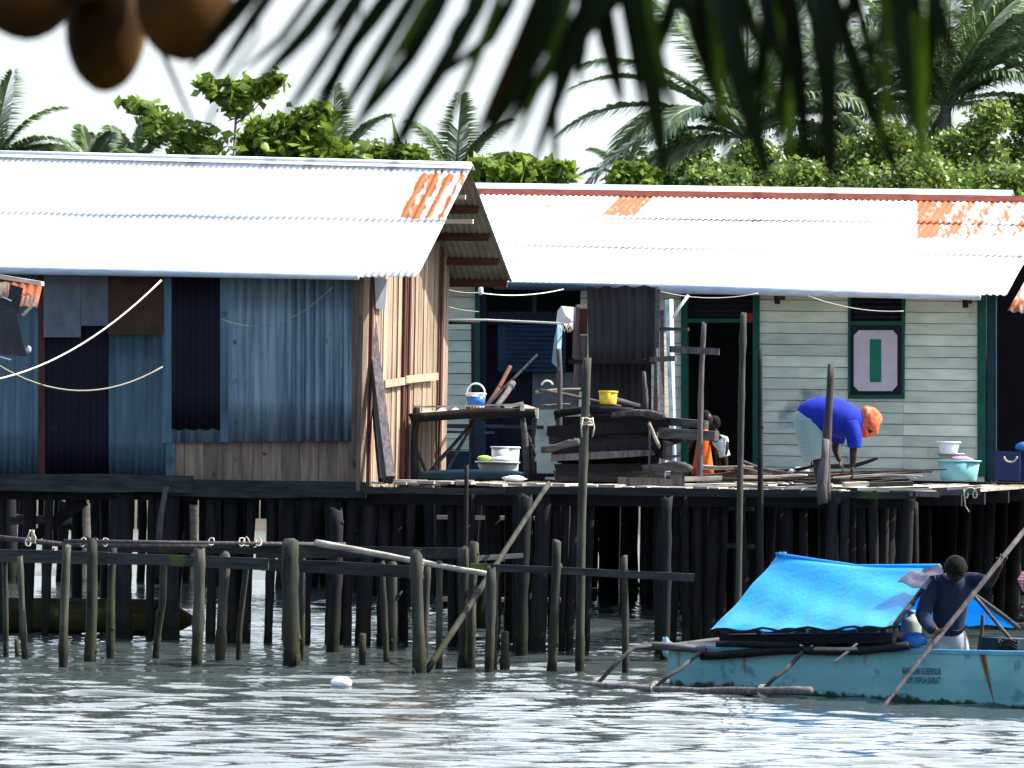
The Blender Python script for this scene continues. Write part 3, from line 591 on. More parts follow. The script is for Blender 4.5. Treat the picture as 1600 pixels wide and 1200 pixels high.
# dark inside: side and back walls, floor
rA, rBq = ac(Ra) + .3, ac(hR(1640, 600))
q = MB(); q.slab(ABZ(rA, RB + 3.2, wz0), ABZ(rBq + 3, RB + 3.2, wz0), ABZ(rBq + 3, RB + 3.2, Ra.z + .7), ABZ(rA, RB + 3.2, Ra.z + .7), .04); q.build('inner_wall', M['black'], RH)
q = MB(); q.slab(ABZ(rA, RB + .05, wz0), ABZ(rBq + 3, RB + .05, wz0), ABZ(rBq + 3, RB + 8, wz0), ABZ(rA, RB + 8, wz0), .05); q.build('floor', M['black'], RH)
q = MB(); q.slab(ABZ(ac(Rb) - .3, RB, wz0), ABZ(ac(Rb) - .3, RB + 8, wz0), ABZ(ac(Rb) - .3, RB + 8, Ra.z), ABZ(ac(Rb) - .3, RB, Ra.z), .03); 
q = MB(); q.beam(ABZ(ac(hR(1400, 750)), RB - 1.1, dz - .03), ABZ(rBq + 2, RB - 1.1, dz - .03), .08, .10, tint=0); q.beam(ABZ(rA, RB - .05, wz0 - .05), ABZ(rBq + 2, RB - .05, wz0 - .05), .08, .12, tint=0); q.build('sill_beam', M['dark'], RH)
q = MB(); a = ac(hR(1400, 750))
while a < rBq + 2: q.beam(ABZ(a, RB - 1.15, dz), ABZ(a, RB + .05, dz), .14, .03, up=ZX); a += .155
q.build('ledge_boards', M['dark'], RH)
for r_ in range(6):
    for k in range(16 if r_ else 8):
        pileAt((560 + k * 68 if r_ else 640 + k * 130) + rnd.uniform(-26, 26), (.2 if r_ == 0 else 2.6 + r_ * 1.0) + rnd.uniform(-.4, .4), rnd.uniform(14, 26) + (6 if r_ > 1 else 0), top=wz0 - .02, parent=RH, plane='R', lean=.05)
# ================================================================== JETTY
def waterpt(px, py): return hitz(px, py, 0)
def post_at(q, px, py, wpx, ptop, lean=0, D=None, **k):     # stands in the water at pixel (px,py), top at pixel ptop
    b = waterpt(px, py); s = FPX / b.y; tp = P(ptop[0], ptop[1], b.y + lean); d = (b - tp); q.log(b + d.normalized() * 1.0, tp, wpx / s / 2, 10, .26, 5, .95, ka=.42, **k)
J = thing('jetty', 'low broken jetty of knotty posts and long thin beams in front of the blue shack', 'jetty', waterpt(400, 1040))
JP = [(8, 1030, 9, (6, 880)), (36, 1033, 10, (32, 872)), (100, 1040, 14, (104, 855)), (139, 1035, 18, (144, 845)), (172, 1028, 13, (178, 848)), (308, 1040, 18, (310, 860)), (346, 1032, 16, (350, 868)),
      (453, 1043, 26, (457, 852)), (470, 1032, 10, (474, 850)), (602, 1035, 10, (598, 880)), (611, 1018, 15, (615, 880)), (651, 1052, 20, (653, 866)), (664, 1030, 12, (668, 880)), (683, 1045, 11, (688, 880)),
      (721, 1042, 18, (726, 858)), (735, 1043, 14, (742, 850)), (762, 1052, 15, (768, 890)), (772, 1046, 8, (774, 886))]
for px, py, w8, tp in JP: q = MB(); post_at(q, px, py, w8, tp, bend=rnd.uniform(-.006, .008)); q.build('post', M['jet'], J)
for pts, w8 in ((((243, 1028), (247, 985), (254, 940), (256, 880)), 11), (((373, 1030), (374, 985), (380, 930), (386, 878)), 9)):
    b = waterpt(*pts[0]); pp = [V((b.x, b.y, -1))] + [P(x, y, b.y) for x, y in pts]; q = MB(); q.tube(pp, [w8 / FPX * b.y / 2] * 5, 8); q.build('post', M['jet'], J)
def jb(x0, y0, D0, x1, y1, D1, h_, m='jetb', w_=.05, tint=None, name='beam'):
    q = MB(); q.beam(P(x0, y0, D0), P(x1, y1, D1), w_, h_, jag=.07, tint=tint); return q.build(name, M[m], J)
jb(-40, 868, 41.6, 170, 873, 41.5, .125); jb(166, 872, 41.4, 420, 882, 41.3, .115); jb(410, 882, 41.35, 640, 893, 41.2, .12, tint=.2)
jb(150, 857, 42.3, 560, 862, 42.4, .07); jb(400, 862, 42.1, 745, 864, 42.2, .12, tint=.1)
jb(735, 886, 41.2, 1085, 902, 41.0, .075, tint=.7); jb(745, 873, 42.2, 815, 868, 42.6, .05)
q = MB(); q.tube([P(100, 846, 42.0), P(250, 848, 42), P(400, 850, 42), P(540, 851, 42.2)], .024, 7); q.tube([P(-20, 838, 42.1), P(100, 851, 42), P(200, 852, 42), P(330, 852, 42)], .028, 7); q.build('rail_pole', M['old'], J)
q = MB(); q.log(P(495, 850, 41.9), P(765, 896, 41.0), .034, 8, .3, 4, .8); q.build('peeled_pole', M['pale'], J)
q = MB()
for px in (44, 130, 148, 165, 330, 378, 385, 404):
    c = P(px, 847, 42); q.tube([c + V((.03 * math.cos(t_), .03 * math.sin(t_) , .045 * math.sin(t_) + rnd.uniform(-.01, .01))) for t_ in np.linspace(0, 6.3, 9)], .008, 5)
for k in range(5): c = P(47 + k * 1.5, 828, 42); q.tube([c, c + V((rnd.uniform(-.04, .04), 0, -.08)), c + V((rnd.uniform(-.05, .05), 0, -.14))], .008, 4)
q.build('rope_lashing', M['rope'], J)
# free standing posts and stubs
def freepost(px, py, w8, tp, label, m='jet', nm='mooring_post', grp=None, **k):
    q = MB(); post_at(q, px, py, w8, tp, **k); return single(nm, q, M[m], label, 'post', grp)
freepost(567, 1040, 10, (568, 993), 'short broken post stub in the water, left of the jetty\'s middle posts')
freepost(787, 1046, 13, (788, 990), 'short flat topped post stub just right of the jetty\'s sloping pole')
freepost(28, 1028, 8, (26, 1000), 'tiny post stub beside the far left jetty posts')
freepost(521, 1018, 21, (524, 800), 'smooth dark pile standing alone behind the jetty beam under the shack', 'pile')
freepost(864, 1050, 14, (868, 848), 'pale topped short post with bark peeling left of the tall deck pole')
freepost(813, 1026, 20, (824, 780), 'thick leaning post right of the jetty end, under the deck edge', 'pile')
freepost(905, 1048, 14, (917, 563), 'tall smooth pole with a rope tied round it, rising in front of the plank stack', 'jet', 'tall_pole', bend=.002)
freepost(976, 1052, 11, (976, 872), 'forked mossy post with twig stubs, standing alone left of the boat')
freepost(1036, 1032, 15, (1044, 780), 'post at the left end of the boat with a blue rag near the water', 'pile')
freepost(1150, 1040, 10, (1163, 492), 'tallest straight pole, pale edged, in front of the open doorway', 'jet', 'tall_pole')
freepost(1187, 1036, 9, (1188, 548), 'thin knotty pole between the doorway and the bending woman', 'pile', 'tall_pole')
freepost(728, 1030, 7, (729, 728), 'slender pole rising past the deck edge under the rough table', 'pile', 'tall_pole')
q = MB(); q.log(P(668, 1046, 40.6), P(858, 756, 42.5), .034, 8, .25, 3, .7); single('sloping_pole', q, M['jet'], 'long pole sloping up to the right from the water to the deck edge', 'pole')
q = MB(); q.tube([hitz(976, 1010, 1)] * 1 + [P(968, 1000, 41), P(963, 985, 41)], .012, 5) if False else None
q = MB(); c = P(1040, 1012, 41.5); q.ell(c, V((.05, 0, 0)), V((0, .04, 0)), V((0, 0, .10)), 8, 6, noise=.25); single('blue_rag', q, M['clothb'], 'small blue rag caught on the post at the boat\'s left end', 'rag')
q = MB()
for k in range(3): c = P(917, 655 + k * 4, 41.3); q.tube([c + V((.06 * math.cos(t_), .06 * math.sin(t_), rnd.uniform(-.012, .012))) for t_ in np.linspace(0, 6.3, 12)], .010, 5)
for dx in (-3, 4): c = P(917 + dx * 2, 652, 41.15); q.tube([c, c + V((dx * .006, 0, -.10)), c + V((dx * .002, 0, -.20))], .008, 4)
single('rope_tie', q, M['rope'], 'pale rope tied round the tall pole before the plank stack', 'rope')
# standing poles on the deck
def deckpole(x0, y0, x1, y1, D, r, label, m='jet', **k):
    q = MB(); q.log(P(x0, y0, D), P(x1, y1, D), r, 8, .25, 3, .85, **k); return single('deck_pole', q, M[m], label, 'pole')
deckpole(1291, 782, 1297, 572, 43.6, .045, 'thick forked pole standing in front of the bending woman', 'old')
q = MB(); q.log(P(1286, 782, 43.5), P(1288, 690, 43.5), .055, 8, .3, 2, .7)
single('pole_splint', q, M['old'], 'short stout log bound to the foot of the thick pole before the woman', 'log')
deckpole(1091, 768, 1100, 506, 45.6, .032, 'knotty pole with two cross boards nailed on, left of the doorway', 'old')
q = MB(); q.beam(P(1046, 546, 45.5), P(1124, 550, 45.4), .03, .075, jag=.05, tint=.6); single('cross_board', q, M['old'], 'grey cross board nailed high on the pole left of the doorway', 'board')
deckpole(875, 700, 873, 548, 46.8, .033, 'squared post with a fresh cut edge at the left end of the plank stack', 'old')
deckpole(1008, 640, 1007, 582, 47.2, .028, 'short squared post standing on the right of the plank stack', 'old')
# ladders (steps)
for k, (rungs, lab) in enumerate(((((684, 845, 808), (740, 815, 872), (682, 880, 936)), 'wide step ladder of three pale rungs under the deck, left side'), (((1108, 1178, 793), (1100, 1184, 852)), 'two rung ladder of rough rails under the deck left of the boat'))):
    Dd = 50.5 if k == 0 else 46.0
    t_ = thing('step_ladder', lab, 'ladder', P(rungs[0][0], 940, Dd))
    for x0, x1, y in rungs: q = MB(); q.beam(P(x0, y, Dd), P(x1, y + 2, Dd - .3), .10, .05, tint=1.0); q.build('rung', M['pale' if k == 0 else 'old'], t_)
    for xx in ((700, 845) if k == 0 else (1112, 1176)): q = MB(); q.beam(P(xx, 780, Dd + .05), P(xx - 4, 950 if k == 0 else 900, Dd + .05), .05, .06); q.build('rail', M['dark'], t_)
# stilt walkway and dark screen added far behind to hide the bright shore
FWK = thing('added_far_walkway', 'added dark stilt walkway and screen far behind, blacking out gaps between the piles', 'walkway', V((-3, 64, 0)))
for k in range(44):
    px = -40 + k * 24 + (0 if k < 28 else (k - 28) * 66) + rnd.uniform(-9, 9); Dk = 63.5 + rnd.uniform(-1, 1.5); c = P(px, 700, Dk); q = MB(); r_ = rnd.uniform(.05, .13); q.log(V((c.x, Dk, -1.1)), V((c.x, Dk, rnd.uniform(1.2, 2.1))), r_, 8, .25, 2, .95); q.build('post', M['pile'], FWK)
q = MB(); x = -60
while x < 1720:
    w_ = rnd.uniform(10, 24); zt_ = 1.9; zb_ = rnd.choice((.55, .8, 1.0, 1.2)) if x < 780 else -.2; c0, c1 = P(x, 700, 65.3), P(x + w_ * .9, 700, 65.3); q.slab(V((c0.x, 65.3, zb_)), V((c1.x, 65.3, zb_)), V((c1.x, 65.3, zt_)), V((c0.x, 65.3, zt_)), .03); x += w_ + rnd.choice((0, 0, 3, 8))
q.build('added_dark_screen', M['pile'], FWK)  # added boards that black out the bright shore beneath the houses
q = MB(); q.beam(V((P(-60, 700, 64).x, 63.2, 1.0)), V((P(130, 700, 64).x, 63.2, .95)), .06, .12); q.build('rail', M['oldh'], FWK)
q = MB(); q.beam(V((P(-80, 700, 64).x, 64.2, 1.95)), V((P(1720, 700, 64).x, 64.2, 1.95)), 1.6, .10); q.build('deck', M['dark'], FWK)
# mossy canoe hull under the shack
q = MB(); a = P(-60, 962, 47); b = P(302, 966, 47.4); nL = 22; pts = [a.lerp(b, i / nL) for i in range(nL + 1)]
def hullring(t):
    r = .185 * (1 - max(0, (t - .86) / .14) ** 2 * .75); return r
q.tube([p + ZX * (.012 * math.sin(i * 1.1) - (.01 if i > 18 else 0)) for i, p in enumerate(pts)], [hullring(i / nL) * rnd.uniform(.97, 1.03) for i in range(nL + 1)], 16)
CN = thing('dugout_canoe', 'mossy green brown upturned dugout hull lying in the water under the shack', 'canoe', a.lerp(b, .5) - ZX * .2)
q.build('hull', M['moss'], CN)
q = MB(); q.tube([p + ZX * .185 for p in pts[:-3]], .03, 7); q.build('keel_strip', M['oldh'], CN)
# ================================================================== THINGS ON THE DECK
def bb(x0, y0, D0, x1, y1, D1, w_, h_, q, **k): q.beam(P(x0, y0, D0), P(x1, y1, D1), w_, h_, **k)
def one(nm, label, cat, m, *bars, grp=None, **k):
    q = MB()
    for b_ in bars: bb(*b_, q, jag=.06, **k)
    return single(nm, q, M[m], label, cat, grp)
# leaning old planks by the gable
one('leaning_plank', 'split grey plank with a pale notch, leaning against the slatted gable wall', 'plank', 'old', (608, 750, 45.0, 577, 492, 46.0, .10, .16), tint=.9)
one('leaning_plank', 'dark narrow plank behind the split grey plank at the gable corner', 'plank', 'dark', (596, 750, 45.35, 573, 500, 46.2, .05, .10))
# rough table
T = thing('rough_table', 'crude pole legged table with a wavy tin top carrying the paint bucket', 'table', P(740, 748, 47.5))
for n_, (x0, y0, D0, x1, y1, D1, w_, m) in enumerate(((648, 748, 47.0, 650, 637, 47.0, .085, 'dark'), (670, 744, 48.4, 666, 652, 48.4, .065, 'dark'), (826, 748, 46.9, 814, 640, 46.9, .075, 'oldh'), (834, 742, 48.2, 836, 640, 48.2, .06, 'oldh'))):
    q = MB(); q.log(P(x0, y0, D0), P(x1, y1, D1), w_ / 2, 8, .3, 2); q.build('leg', M[m], T)
q = MB(); q.log(P(644, 651, 46.9), P(832, 646, 46.85), .055, 8, .35, 3, 1); q.build('front_rail', M['dark'], T)
q = MB(); q.beam(P(646, 636, 47.0), P(818, 632, 46.95), .02, .02); q.beam(P(816, 640, 46.8), P(838, 646, 48.3), .05, .12, tint=.9); q.build('side_rail', M['pale'], T)
q = MB(); q.corr(P(664, 640, 48.4), P(812, 637, 48.3), P(818, 645, 46.9), P(652, 648, 47.0), .16, .018, 2, 8, tint=.9); q.build('tin_top', M['pale'], T)
for a_ in ((646, 690, 47.1, 668, 744, 47.4), (700, 733, 47.6, 742, 655, 47.9), (672, 738, 47.5, 738, 660, 48.0), (818, 665, 47, 836, 712, 48)):
    q = MB(); q.log(P(*a_[:3]), P(*a_[3:]), .022, 6, .3, 1); q.build('brace', M['oldh'], T)
# sticks on the table
q = MB(); q.log(P(776, 636, 47.4), P(802, 598, 48.4), .03, 7, .4, 2, 1.3); single('fire_log', q, M['old'], 'pale ended split log propped up on the rough table', 'log')
q = MB(); q.log(P(758, 636, 47.6), P(838, 556, 49.4), .022, 7, .3, 2, .7); single('fire_stick', q, M['dark'], 'long dark stick rising steeply from the rough table', 'stick')
q = MB(); q.log(P(762, 634, 47.7), P(798, 574, 48.9), .025, 7, .4, 2, 1.); single('fire_stick', q, M['purl'], 'reddish brown stick between the split log and the long dark stick', 'stick')
q = MB(); q.beam(P(788, 636, 47.2), P(818, 630, 47.2), .10, .04, tint=.9); q.beam(P(790, 642, 47), P(812, 640, 47), .08, .04, tint=.3); single('wood_offcut', q, M['pale'], 'pale plank offcuts on the right end of the rough table', 'offcut')
# bucket helper
def bucket(nm, label, m, px, pyb, pyt, wb, wt, D, handle=None, band=None, cat='bucket', rim=True, sy=1):
    b = P(px, pyb, D); s = FPX / D; H = (pyb - pyt) / s; rb_, rt = wb / s / 2, wt / s / 2
    t_ = thing(nm, label, cat, b); q = MB()
    prof = [(rb_ * .96, 0), (rb_, .01), (rt, H), (rt * 1.0, H), (rt * .94, H), (rb_ * .93, .02)]
    q.lathe(b, prof, 24, tint=.5, sy=sy); q.build('body', M[m], t_)
    if rim: q = MB(); q.lathe(b + ZX * (H - .02), [(rt * 1.0, 0), (rt * 1.07, 0), (rt * 1.07, .02), (rt * .96, .022)], 24, tint=.9, sy=sy); q.build('rim', M[m], t_)
    if band: q = MB(); f0, f1 = .30, .80; q.lathe(b + ZX * H * f0, [((rb_ + (rt - rb_) * f0) * 1.01, 0), ((rb_ + (rt - rb_) * f1) * 1.012, H * (f1 - f0))], 24, tint=.5); q.build('label_band', M[band], t_)
    if handle:
        q = MB(); q.tube([b + V((-rt * .9 * math.cos(a), -.02, H + handle / s * math.sin(a))) for a in np.linspace(0, math.pi, 12)], .009, 6); q.build('handle', M['whitep'], t_)
    return t_
bk = bucket('paint_bucket', 'white paint bucket with a blue band and raised handle on the rough table', 'whitep', 743, 642, 614, 27, 31, 47.4, handle=15, band='bluepl')
q = MB(); b = P(743, 642, 47.4)
for k in range(7): a = -math.pi / 2 + (k - 3) * .38; c = b + V((math.cos(a) * .105, math.sin(a) * .105, .03)); q.ell(c, V((.014, 0, 0)), V((0, .014, 0)), V((0, 0, .02)), 8, 5)
q.build('label_fruit', M['red'], bk)
bucket('yellow_tub', 'scuffed yellow plastic tub on top of the dark plank stack', 'yel', 950, 632, 611, 26, 29, 46.6, cat='tub')
bucket('white_pail', 'tall cream white pail behind the grey basin under the rough table', 'whitep', 789, 742, 698, 40, 44, 50.5, cat='pail')
bs = bucket('wash_basin', 'wide grey basin with lime and white things in it under the rough table', 'grey', 777, 741, 721, 50, 66, 49.3, cat='basin')
q = MB(); q.ell(P(757, 716, 49.4), V((.09, 0, 0)), V((0, .05, 0)), V((0, 0, .035)), 12, 8, .5); single('lime_bowl', q, M['greenpl'], 'lime green bowl lying in the grey basin', 'bowl')
q = MB(); q.ell(P(785, 718, 49.3), V((.13, 0, 0)), V((0, .07, 0)), V((0, 0, .035)), 12, 8, .9, .12); single('white_cloth', q, M['cloth'], 'bluish white cloth heaped in the grey basin', 'cloth')
q = MB(); q.slab(P(682, 704, 51), P(682, 737, 51), P(734, 737, 51), P(734, 705, 51), .3, .5); single('blue_crate', q, M['bluep'], 'flat sided blue box standing behind the table braces', 'box')
q = MB(); q.beam(P(745, 655, 52.5), P(745, 735, 52.5), .2, .14, tint=.7); single('green_post', q, M['teal'], 'broad dark green post stump behind the rough table', 'post')
one('rail', 'brown and green rails nailed across the pale wall behind the rough table', 'rail', 'oldh', (684, 665, 55, 850, 668, 54.5, .03, .05), (684, 674, 55, 772, 676, 54.7, .03, .035))
q = MB(); a, b = P(655, 744, 46.6), P(822, 742, 46.3); n_ = 14
q.tube([a.lerp(b, i / n_) for i in range(n_ + 1)], [.02 + .055 * math.sin(math.pi * min(1, (i + .6) / n_ * .9 + .06)) ** .5 for i in range(n_ + 1)], 10); single('boat_plank', q, M['teal'], 'long dark blue rounded plank lying on the deck under the rough table', 'plank')
q = MB(); q.ell(P(803, 748, 45.9), V((.13, 0, 0)), V((0, .10, 0)), V((0, 0, .035)), 12, 8, .9, .2); single('white_rag', q, M['cloth'], 'crumpled white rag on the deck by the table\'s right leg', 'rag')
# deck edge pieces
for x0, y0, x1, y1, D, w_, h_, m, lab in (
    (612, 752, 668, 753, 45.6, .16, .05, 'pale', 'short thick board on the deck at the foot of the leaning plank'), (672, 754, 700, 755, 45.5, .1, .05, 'pale', 'small board end beside the table\'s left legs'),
    (712, 754, 740, 754, 45.4, .1, .06, 'pale', 'small board end under the middle of the rough table'), (830, 762, 962, 763, 44.9, .06, .04, 'old', 'long grey lath along the deck edge below the plank stack'),
    (965, 753, 1070, 757, 45.3, .05, .11, 'old', 'bluish grey board on edge at the right foot of the plank stack'), (1048, 743, 1066, 746, 46.2, .12, .12, 'oldh', 'square block end beside the plank stack'),
    (1070, 748, 1128, 747, 45.6, .14, .05, 'pale', 'bright sunlit board lying flat left of the stick heap'), (1070, 758, 1150, 757, 45.0, .16, .03, 'pale', 'bright flat board at the deck edge left of the stick heap'),
    (1318, 757, 1356, 756, 45.2, .5, .045, 'pale', 'streaky board end right of the woman\'s feet'), (1356, 757, 1424, 756, 45.2, .5, .05, 'jet', 'yellow green mossy board on the deck right of the woman'),
    (1328, 770, 1428, 768, 44.1, .05, .055, 'jet', 'mossy beam lying along the deck edge right of the woman'), (1340, 764, 1456, 765, 43.9, .05, .03, 'pale', 'thin pale lath on the deck edge\'s right part'),
    (1420, 771, 1468, 772, 43.8, .06, .06, 'old', 'grey beam end sticking out at the right end of the deck'), (1285, 781, 1412, 782, 44.2, .05, .07, 'old', 'plank ends hanging below the deck edge under the woman'),
    (1480, 763, 1534, 760, 45.5, .05, .03, 'pale', 'pale stick end jutting out at the far right of the deck'), (1456, 768, 1532, 766, 46, .05, .09, 'oldh', 'blue grey board under the pale stick at the right')):
    q = MB(); q.beam(P(x0, y0, D), P(x1, y1, D), w_, h_, jag=.05, tint=.8); single('loose_board', q, M[m], lab, 'board', 'loose boards along the deck edge')
q = MB(); q.tube([P(1506 + 6 * math.cos(t_) + t_ * 2.2, 772 + 8 * math.sin(t_) - 2, 45.2) for t_ in np.linspace(0, 12, 30)], .008, 5); q.tube([P(1506, 764, 45.2), P(1508, 790, 45.2), P(1514, 800, 45.2)], .007, 5)
single('rope_loop', q, M['rope'], 'loose loops of pale rope hanging at the right end of the deck', 'rope')
# plank stack
S_ = [(868, 655, 1030, 648, .115, 47.0), (853, 670, 1042, 662, .12, 46.6), (858, 683, 1018, 678, .10, 46.8), (862, 697, 1032, 690, .13, 46.5), (862, 713, 1020, 704, .075, 46.4), (872, 715, 1028, 713, .10, 46.9), (868, 727, 1022, 725, .09, 46.6),
      (866, 741, 1040, 738, .12, 46.8), (870, 750, 1066, 748, .10, 47.0)]
labs = ['top dark plank of the stack under the yellow tub', 'second dark plank down in the stack, its right end jutting out', 'third plank down in the stack, pale worn middle', 'fourth plank down, the thick dark one in the stack', 'thin grey plank halfway down the stack, lighter than its neighbours',
        'sixth plank down, nearly black, set back in the stack', 'seventh plank down, broad and dark, in the stack', 'second plank from the bottom of the stack', 'bottom plank of the stack resting on the deck']
for (x0, y0, x1, y1, h_, D), lb in zip(S_, labs):
    q = MB(); q.beam(P(x0, y0 + 4, D), P(x1, y1 + 4, D), .34, h_, jag=.17, tint=.95 if 'grey' in lb or 'pale' in lb else None); single('stacked_plank', q, M['old' if 'grey' in lb else ('oldh' if 'pale' in lb or 'second plank from' in lb else 'dark')], lb, 'plank', 'dark planks stacked on the deck')
q = MB()
for off in (.3, .75, 1.15):
    for k in range(5): q.beam(P(872 + k * 5, 740 - k * 18, 47 + off), P(1030 - k * 3, 740 - k * 19, 47 + off), .3, .12, jag=.06)
single('stacked_plank', q, M['dark'], 'back row of dark planks showing between the front planks of the stack', 'plank', 'dark planks stacked on the deck') 
for x0, y0, x1, y1, D, h_, lab in ((1026, 657, 1104, 664, 46.2, .09, 'upper thick plank sticking out right of the stack towards the pole'), (1032, 676, 1120, 682, 45.8, .115, 'lower thick plank with squared end sticking out right of the stack'), (1030, 700, 1046, 705, 46.3, .2, 'short black plank end right of the stack')):
    one('jutting_plank', lab, 'plank', 'oldh', (x0, y0, D + .5, x1, y1, D - .2, .07, h_), grp='dark planks stacked on the deck', tint=.75)
for x0, y0, x1, y1, D, r, lab in ((842, 610, 970, 634, 47.6, .022, 'long thin stick lying across the top of the plank stack'), (845, 634, 890, 632, 47.3, .016, 'short stick at the top left of the plank stack'), (940, 622, 1000, 632, 47.2, .03, 'rough pale stick behind the yellow tub'), (838, 612, 905, 608, 47.9, .018, 'pale peeled stick at the back left of the plank stack'), (1014, 664, 1032, 698, 46.1, .022, 'pale stick slanting down the right side of the plank stack'), (1015, 660, 1014, 745, 46.1, .014, 'thin upright stick holding the right end of the plank stack'), (1046, 712, 1061, 713, 46, .016, 'small broken twig end right of the plank stack')):
    q = MB(); q.log(P(x0, y0, D), P(x1, y1, D), r, 7, .4, 2, .7); single('thin_stick', q, M['pale' if 'pale' in lab else 'old'], lab, 'stick')
q = MB(); q.tube([P(855 + 9 * math.cos(t_), 604 + 9 * -math.sin(t_), 47.9) for t_ in np.linspace(.3, 2.9, 8)], .014, 6); single('white_hoop', q, M['whitep'], 'small white curved pipe hooked over the stick left of the stack', 'pipe')
for x0, y0, x1, y1, D, r, m, lab in ((872, 646, 985, 641, 46.5, .045, 'dark', 'dark log lying on the top left of the plank stack'), (960, 646, 1036, 650, 46.3, .04, 'old', 'grey log on the top right of the plank stack'), (1012, 728, 1075, 734, 46.0, .05, 'oldh', 'rough grey log end low on the stack\'s right side'), (1020, 688, 1068, 686, 46.4, .045, 'dark', 'black log end poking out between the stack and the doorway strips'), (848, 700, 900, 694, 46.2, .04, 'oldh', 'short grey log end at the left side of the stack')):
    q = MB(); q.log(P(x0, y0, D + .2), P(x1, y1, D - .1), r, 9, .6, 3, .9, ka=.4); single('stacked_log', q, M[m], lab, 'log', 'logs laid on the plank stack')
# tin screen
TS = thing('tin_screen', 'hanging grey corrugated tin screen on a rough pole frame behind the plank stack', 'screen', P(970, 745, 48.5))
q = MB(); q.corr(P(917, 449, 48.3), P(1024, 447, 48), P(1024, 563, 48), P(920, 566, 48.3), .10, .014, 4, 6, tint=.9, wavy=.015); q.build('tin_sheet', M['tin'], TS)
q = MB(); q.corr(P(922, 566, 48.5), P(1018, 566, 48.2), P(1018, 745, 48.2), P(922, 745, 48.5), .085, .012, 3, 6, tint=.2); q.build('tin_sheet', M['tin'], TS)
for a_, m in (((1022, 745, 47.9, 1028, 452, 47.9, .05, .06), 'oldh'), ((1031, 700, 47.8, 1027, 545, 47.8, .02, .04), 'pale'), ((898, 640, 48.6, 903, 476, 48.6, .05, .06), 'old'), ((902, 478, 48.5, 920, 478, 48.5, .04, .03), 'pale'), ((888, 565, 47.8, 1024, 565, 47.7, .04, .05), 'dark'), ((1016, 562, 47.6, 1056, 560, 47.5, .05, .06), 'old')):
    q = MB(); bb(*a_, q, jag=.06, tint=.7); q.build('frame_pole', M[m], TS)
q = MB(); q.slab(P(904, 483, 48.7), P(904, 522, 48.7), P(918, 522, 48.7), P(918, 483, 48.7), .02, .5); q.build('brown_board', M['plyb'], TS)
q = MB(); q.slab(P(902, 524, 48.7), P(898, 612, 48.7), P(916, 612, 48.7), P(918, 524, 48.7), .02, .6); q.build('peeling_board', M['old'], TS)
# leaning roof strips
for x0, y0, x1, y1, w_, m, lab in ((1036, 735, 1034, 486, .05, 'old', 'brown upright strip leaning left of the blue white strips'), (1052, 738, 1042, 469, .05, 'steel2', 'wide bluish metal strip leaning upright by the doorway'), (1054, 740, 1049, 468, .05, 'cap', 'narrow bright metal strip leaning upright, nearest the doorway'), (1044, 738, 1038, 520, .08, 'pale', 'pale board behind the leaning metal strips')):
    q = MB(); q.beam(P(x0, y0, 49.5), P(x1, y1, 50.6), w_, .02, up=V((0, -1, 0)), tint=.5); single('leaning_strip', q, M[m], lab, 'strip', 'strips leaning up by the doorway')
q = MB(); q.tube([P(1052, 497, 50), P(1062, 480, 50), P(1076, 461, 50)], .018, 7); single('white_pipe', q, M['whitep'], 'short slanting white pipe sticking up left of the doorway', 'pipe')
one('rail', 'dark short rail reaching right from the tin screen to the doorway', 'rail', 'oldh', (1020, 514, 50, 1076, 515, 49.8, .05, .04))
# clothesline
CL = thing('drying_rail', 'long thin pole laid level in front of the dark verandah for drying clothes', 'drying rail', P(740, 745, 52))
q = MB(); q.tube([P(684, 500, 51), P(760, 500, 51), P(850, 504, 50), P(902, 507, 49)], .014, 7); q.build('rail_pole', M['cable'], CL)
q = MB(); q.tube([P(684, 504, 51.1), P(750, 504, 51.1)], .022, 7); q.beam(P(739, 504, 51.1), P(740, 745, 51.1), .05, .06); q.build('upright', M['dark'], CL)
q = MB(); q.tube([P(899, 480, 48.9), P(896, 560, 48.9)], .02, 7); q.build('upright', M['old'], CL)
def clothm(nm, label, m, outl, D, cat='cloth', th=.012, fold=.03):
    q = MB(); xs_ = [p[0] for p in outl]; n_ = len(outl); c = P(sum(xs_) / n_, sum(p[1] for p in outl) / n_, D - fold)
    f = [P(x, y, D + rnd.uniform(-fold, fold)) for x, y in outl]; k_ = [p + V((0, th, 0)) for p in f]; c2 = c + V((0, th, 0)); vs = f + k_ + [c, c2]
    fs = [(i, (i + 1) % n_, 2 * n_) for i in range(n_)] + [(n_ + (i + 1) % n_, n_ + i, 2 * n_ + 1) for i in range(n_)] + [((i + 1) % n_, i, n_ + i, n_ + (i + 1) % n_) for i in range(n_)]
    q.add(vs, fs, False, .5); return single(nm, q, M[m], label, cat)
clothm('hung_garment', 'white garment hung over the drying rail in front of the dark verandah', 'cloth', [(869, 503), (871, 486), (877, 478), (900, 480), (900, 506), (885, 505)], 49.2)
clothm('hung_garment', 'narrow pale blue cloth hanging down from the drying rail', 'clothb', [(871, 506), (879, 508), (877, 545), (870, 574), (862, 566), (866, 530)], 49.1)
q = MB()
for k in range(7): c = P(881 + k * 2.6, 506, 49.0); q.tube([c, c + V((rnd.uniform(-.05, .05), -.02, -.06)), c + V((rnd.uniform(-.07, .07), 0, -.10)), c + V((rnd.uniform(-.07, .07), 0, -.02))], .006, 4)
single('peg_hanger', q, M['cable'], 'tangle of pale wire pegs hanging at the rail\'s right end', 'hanger')
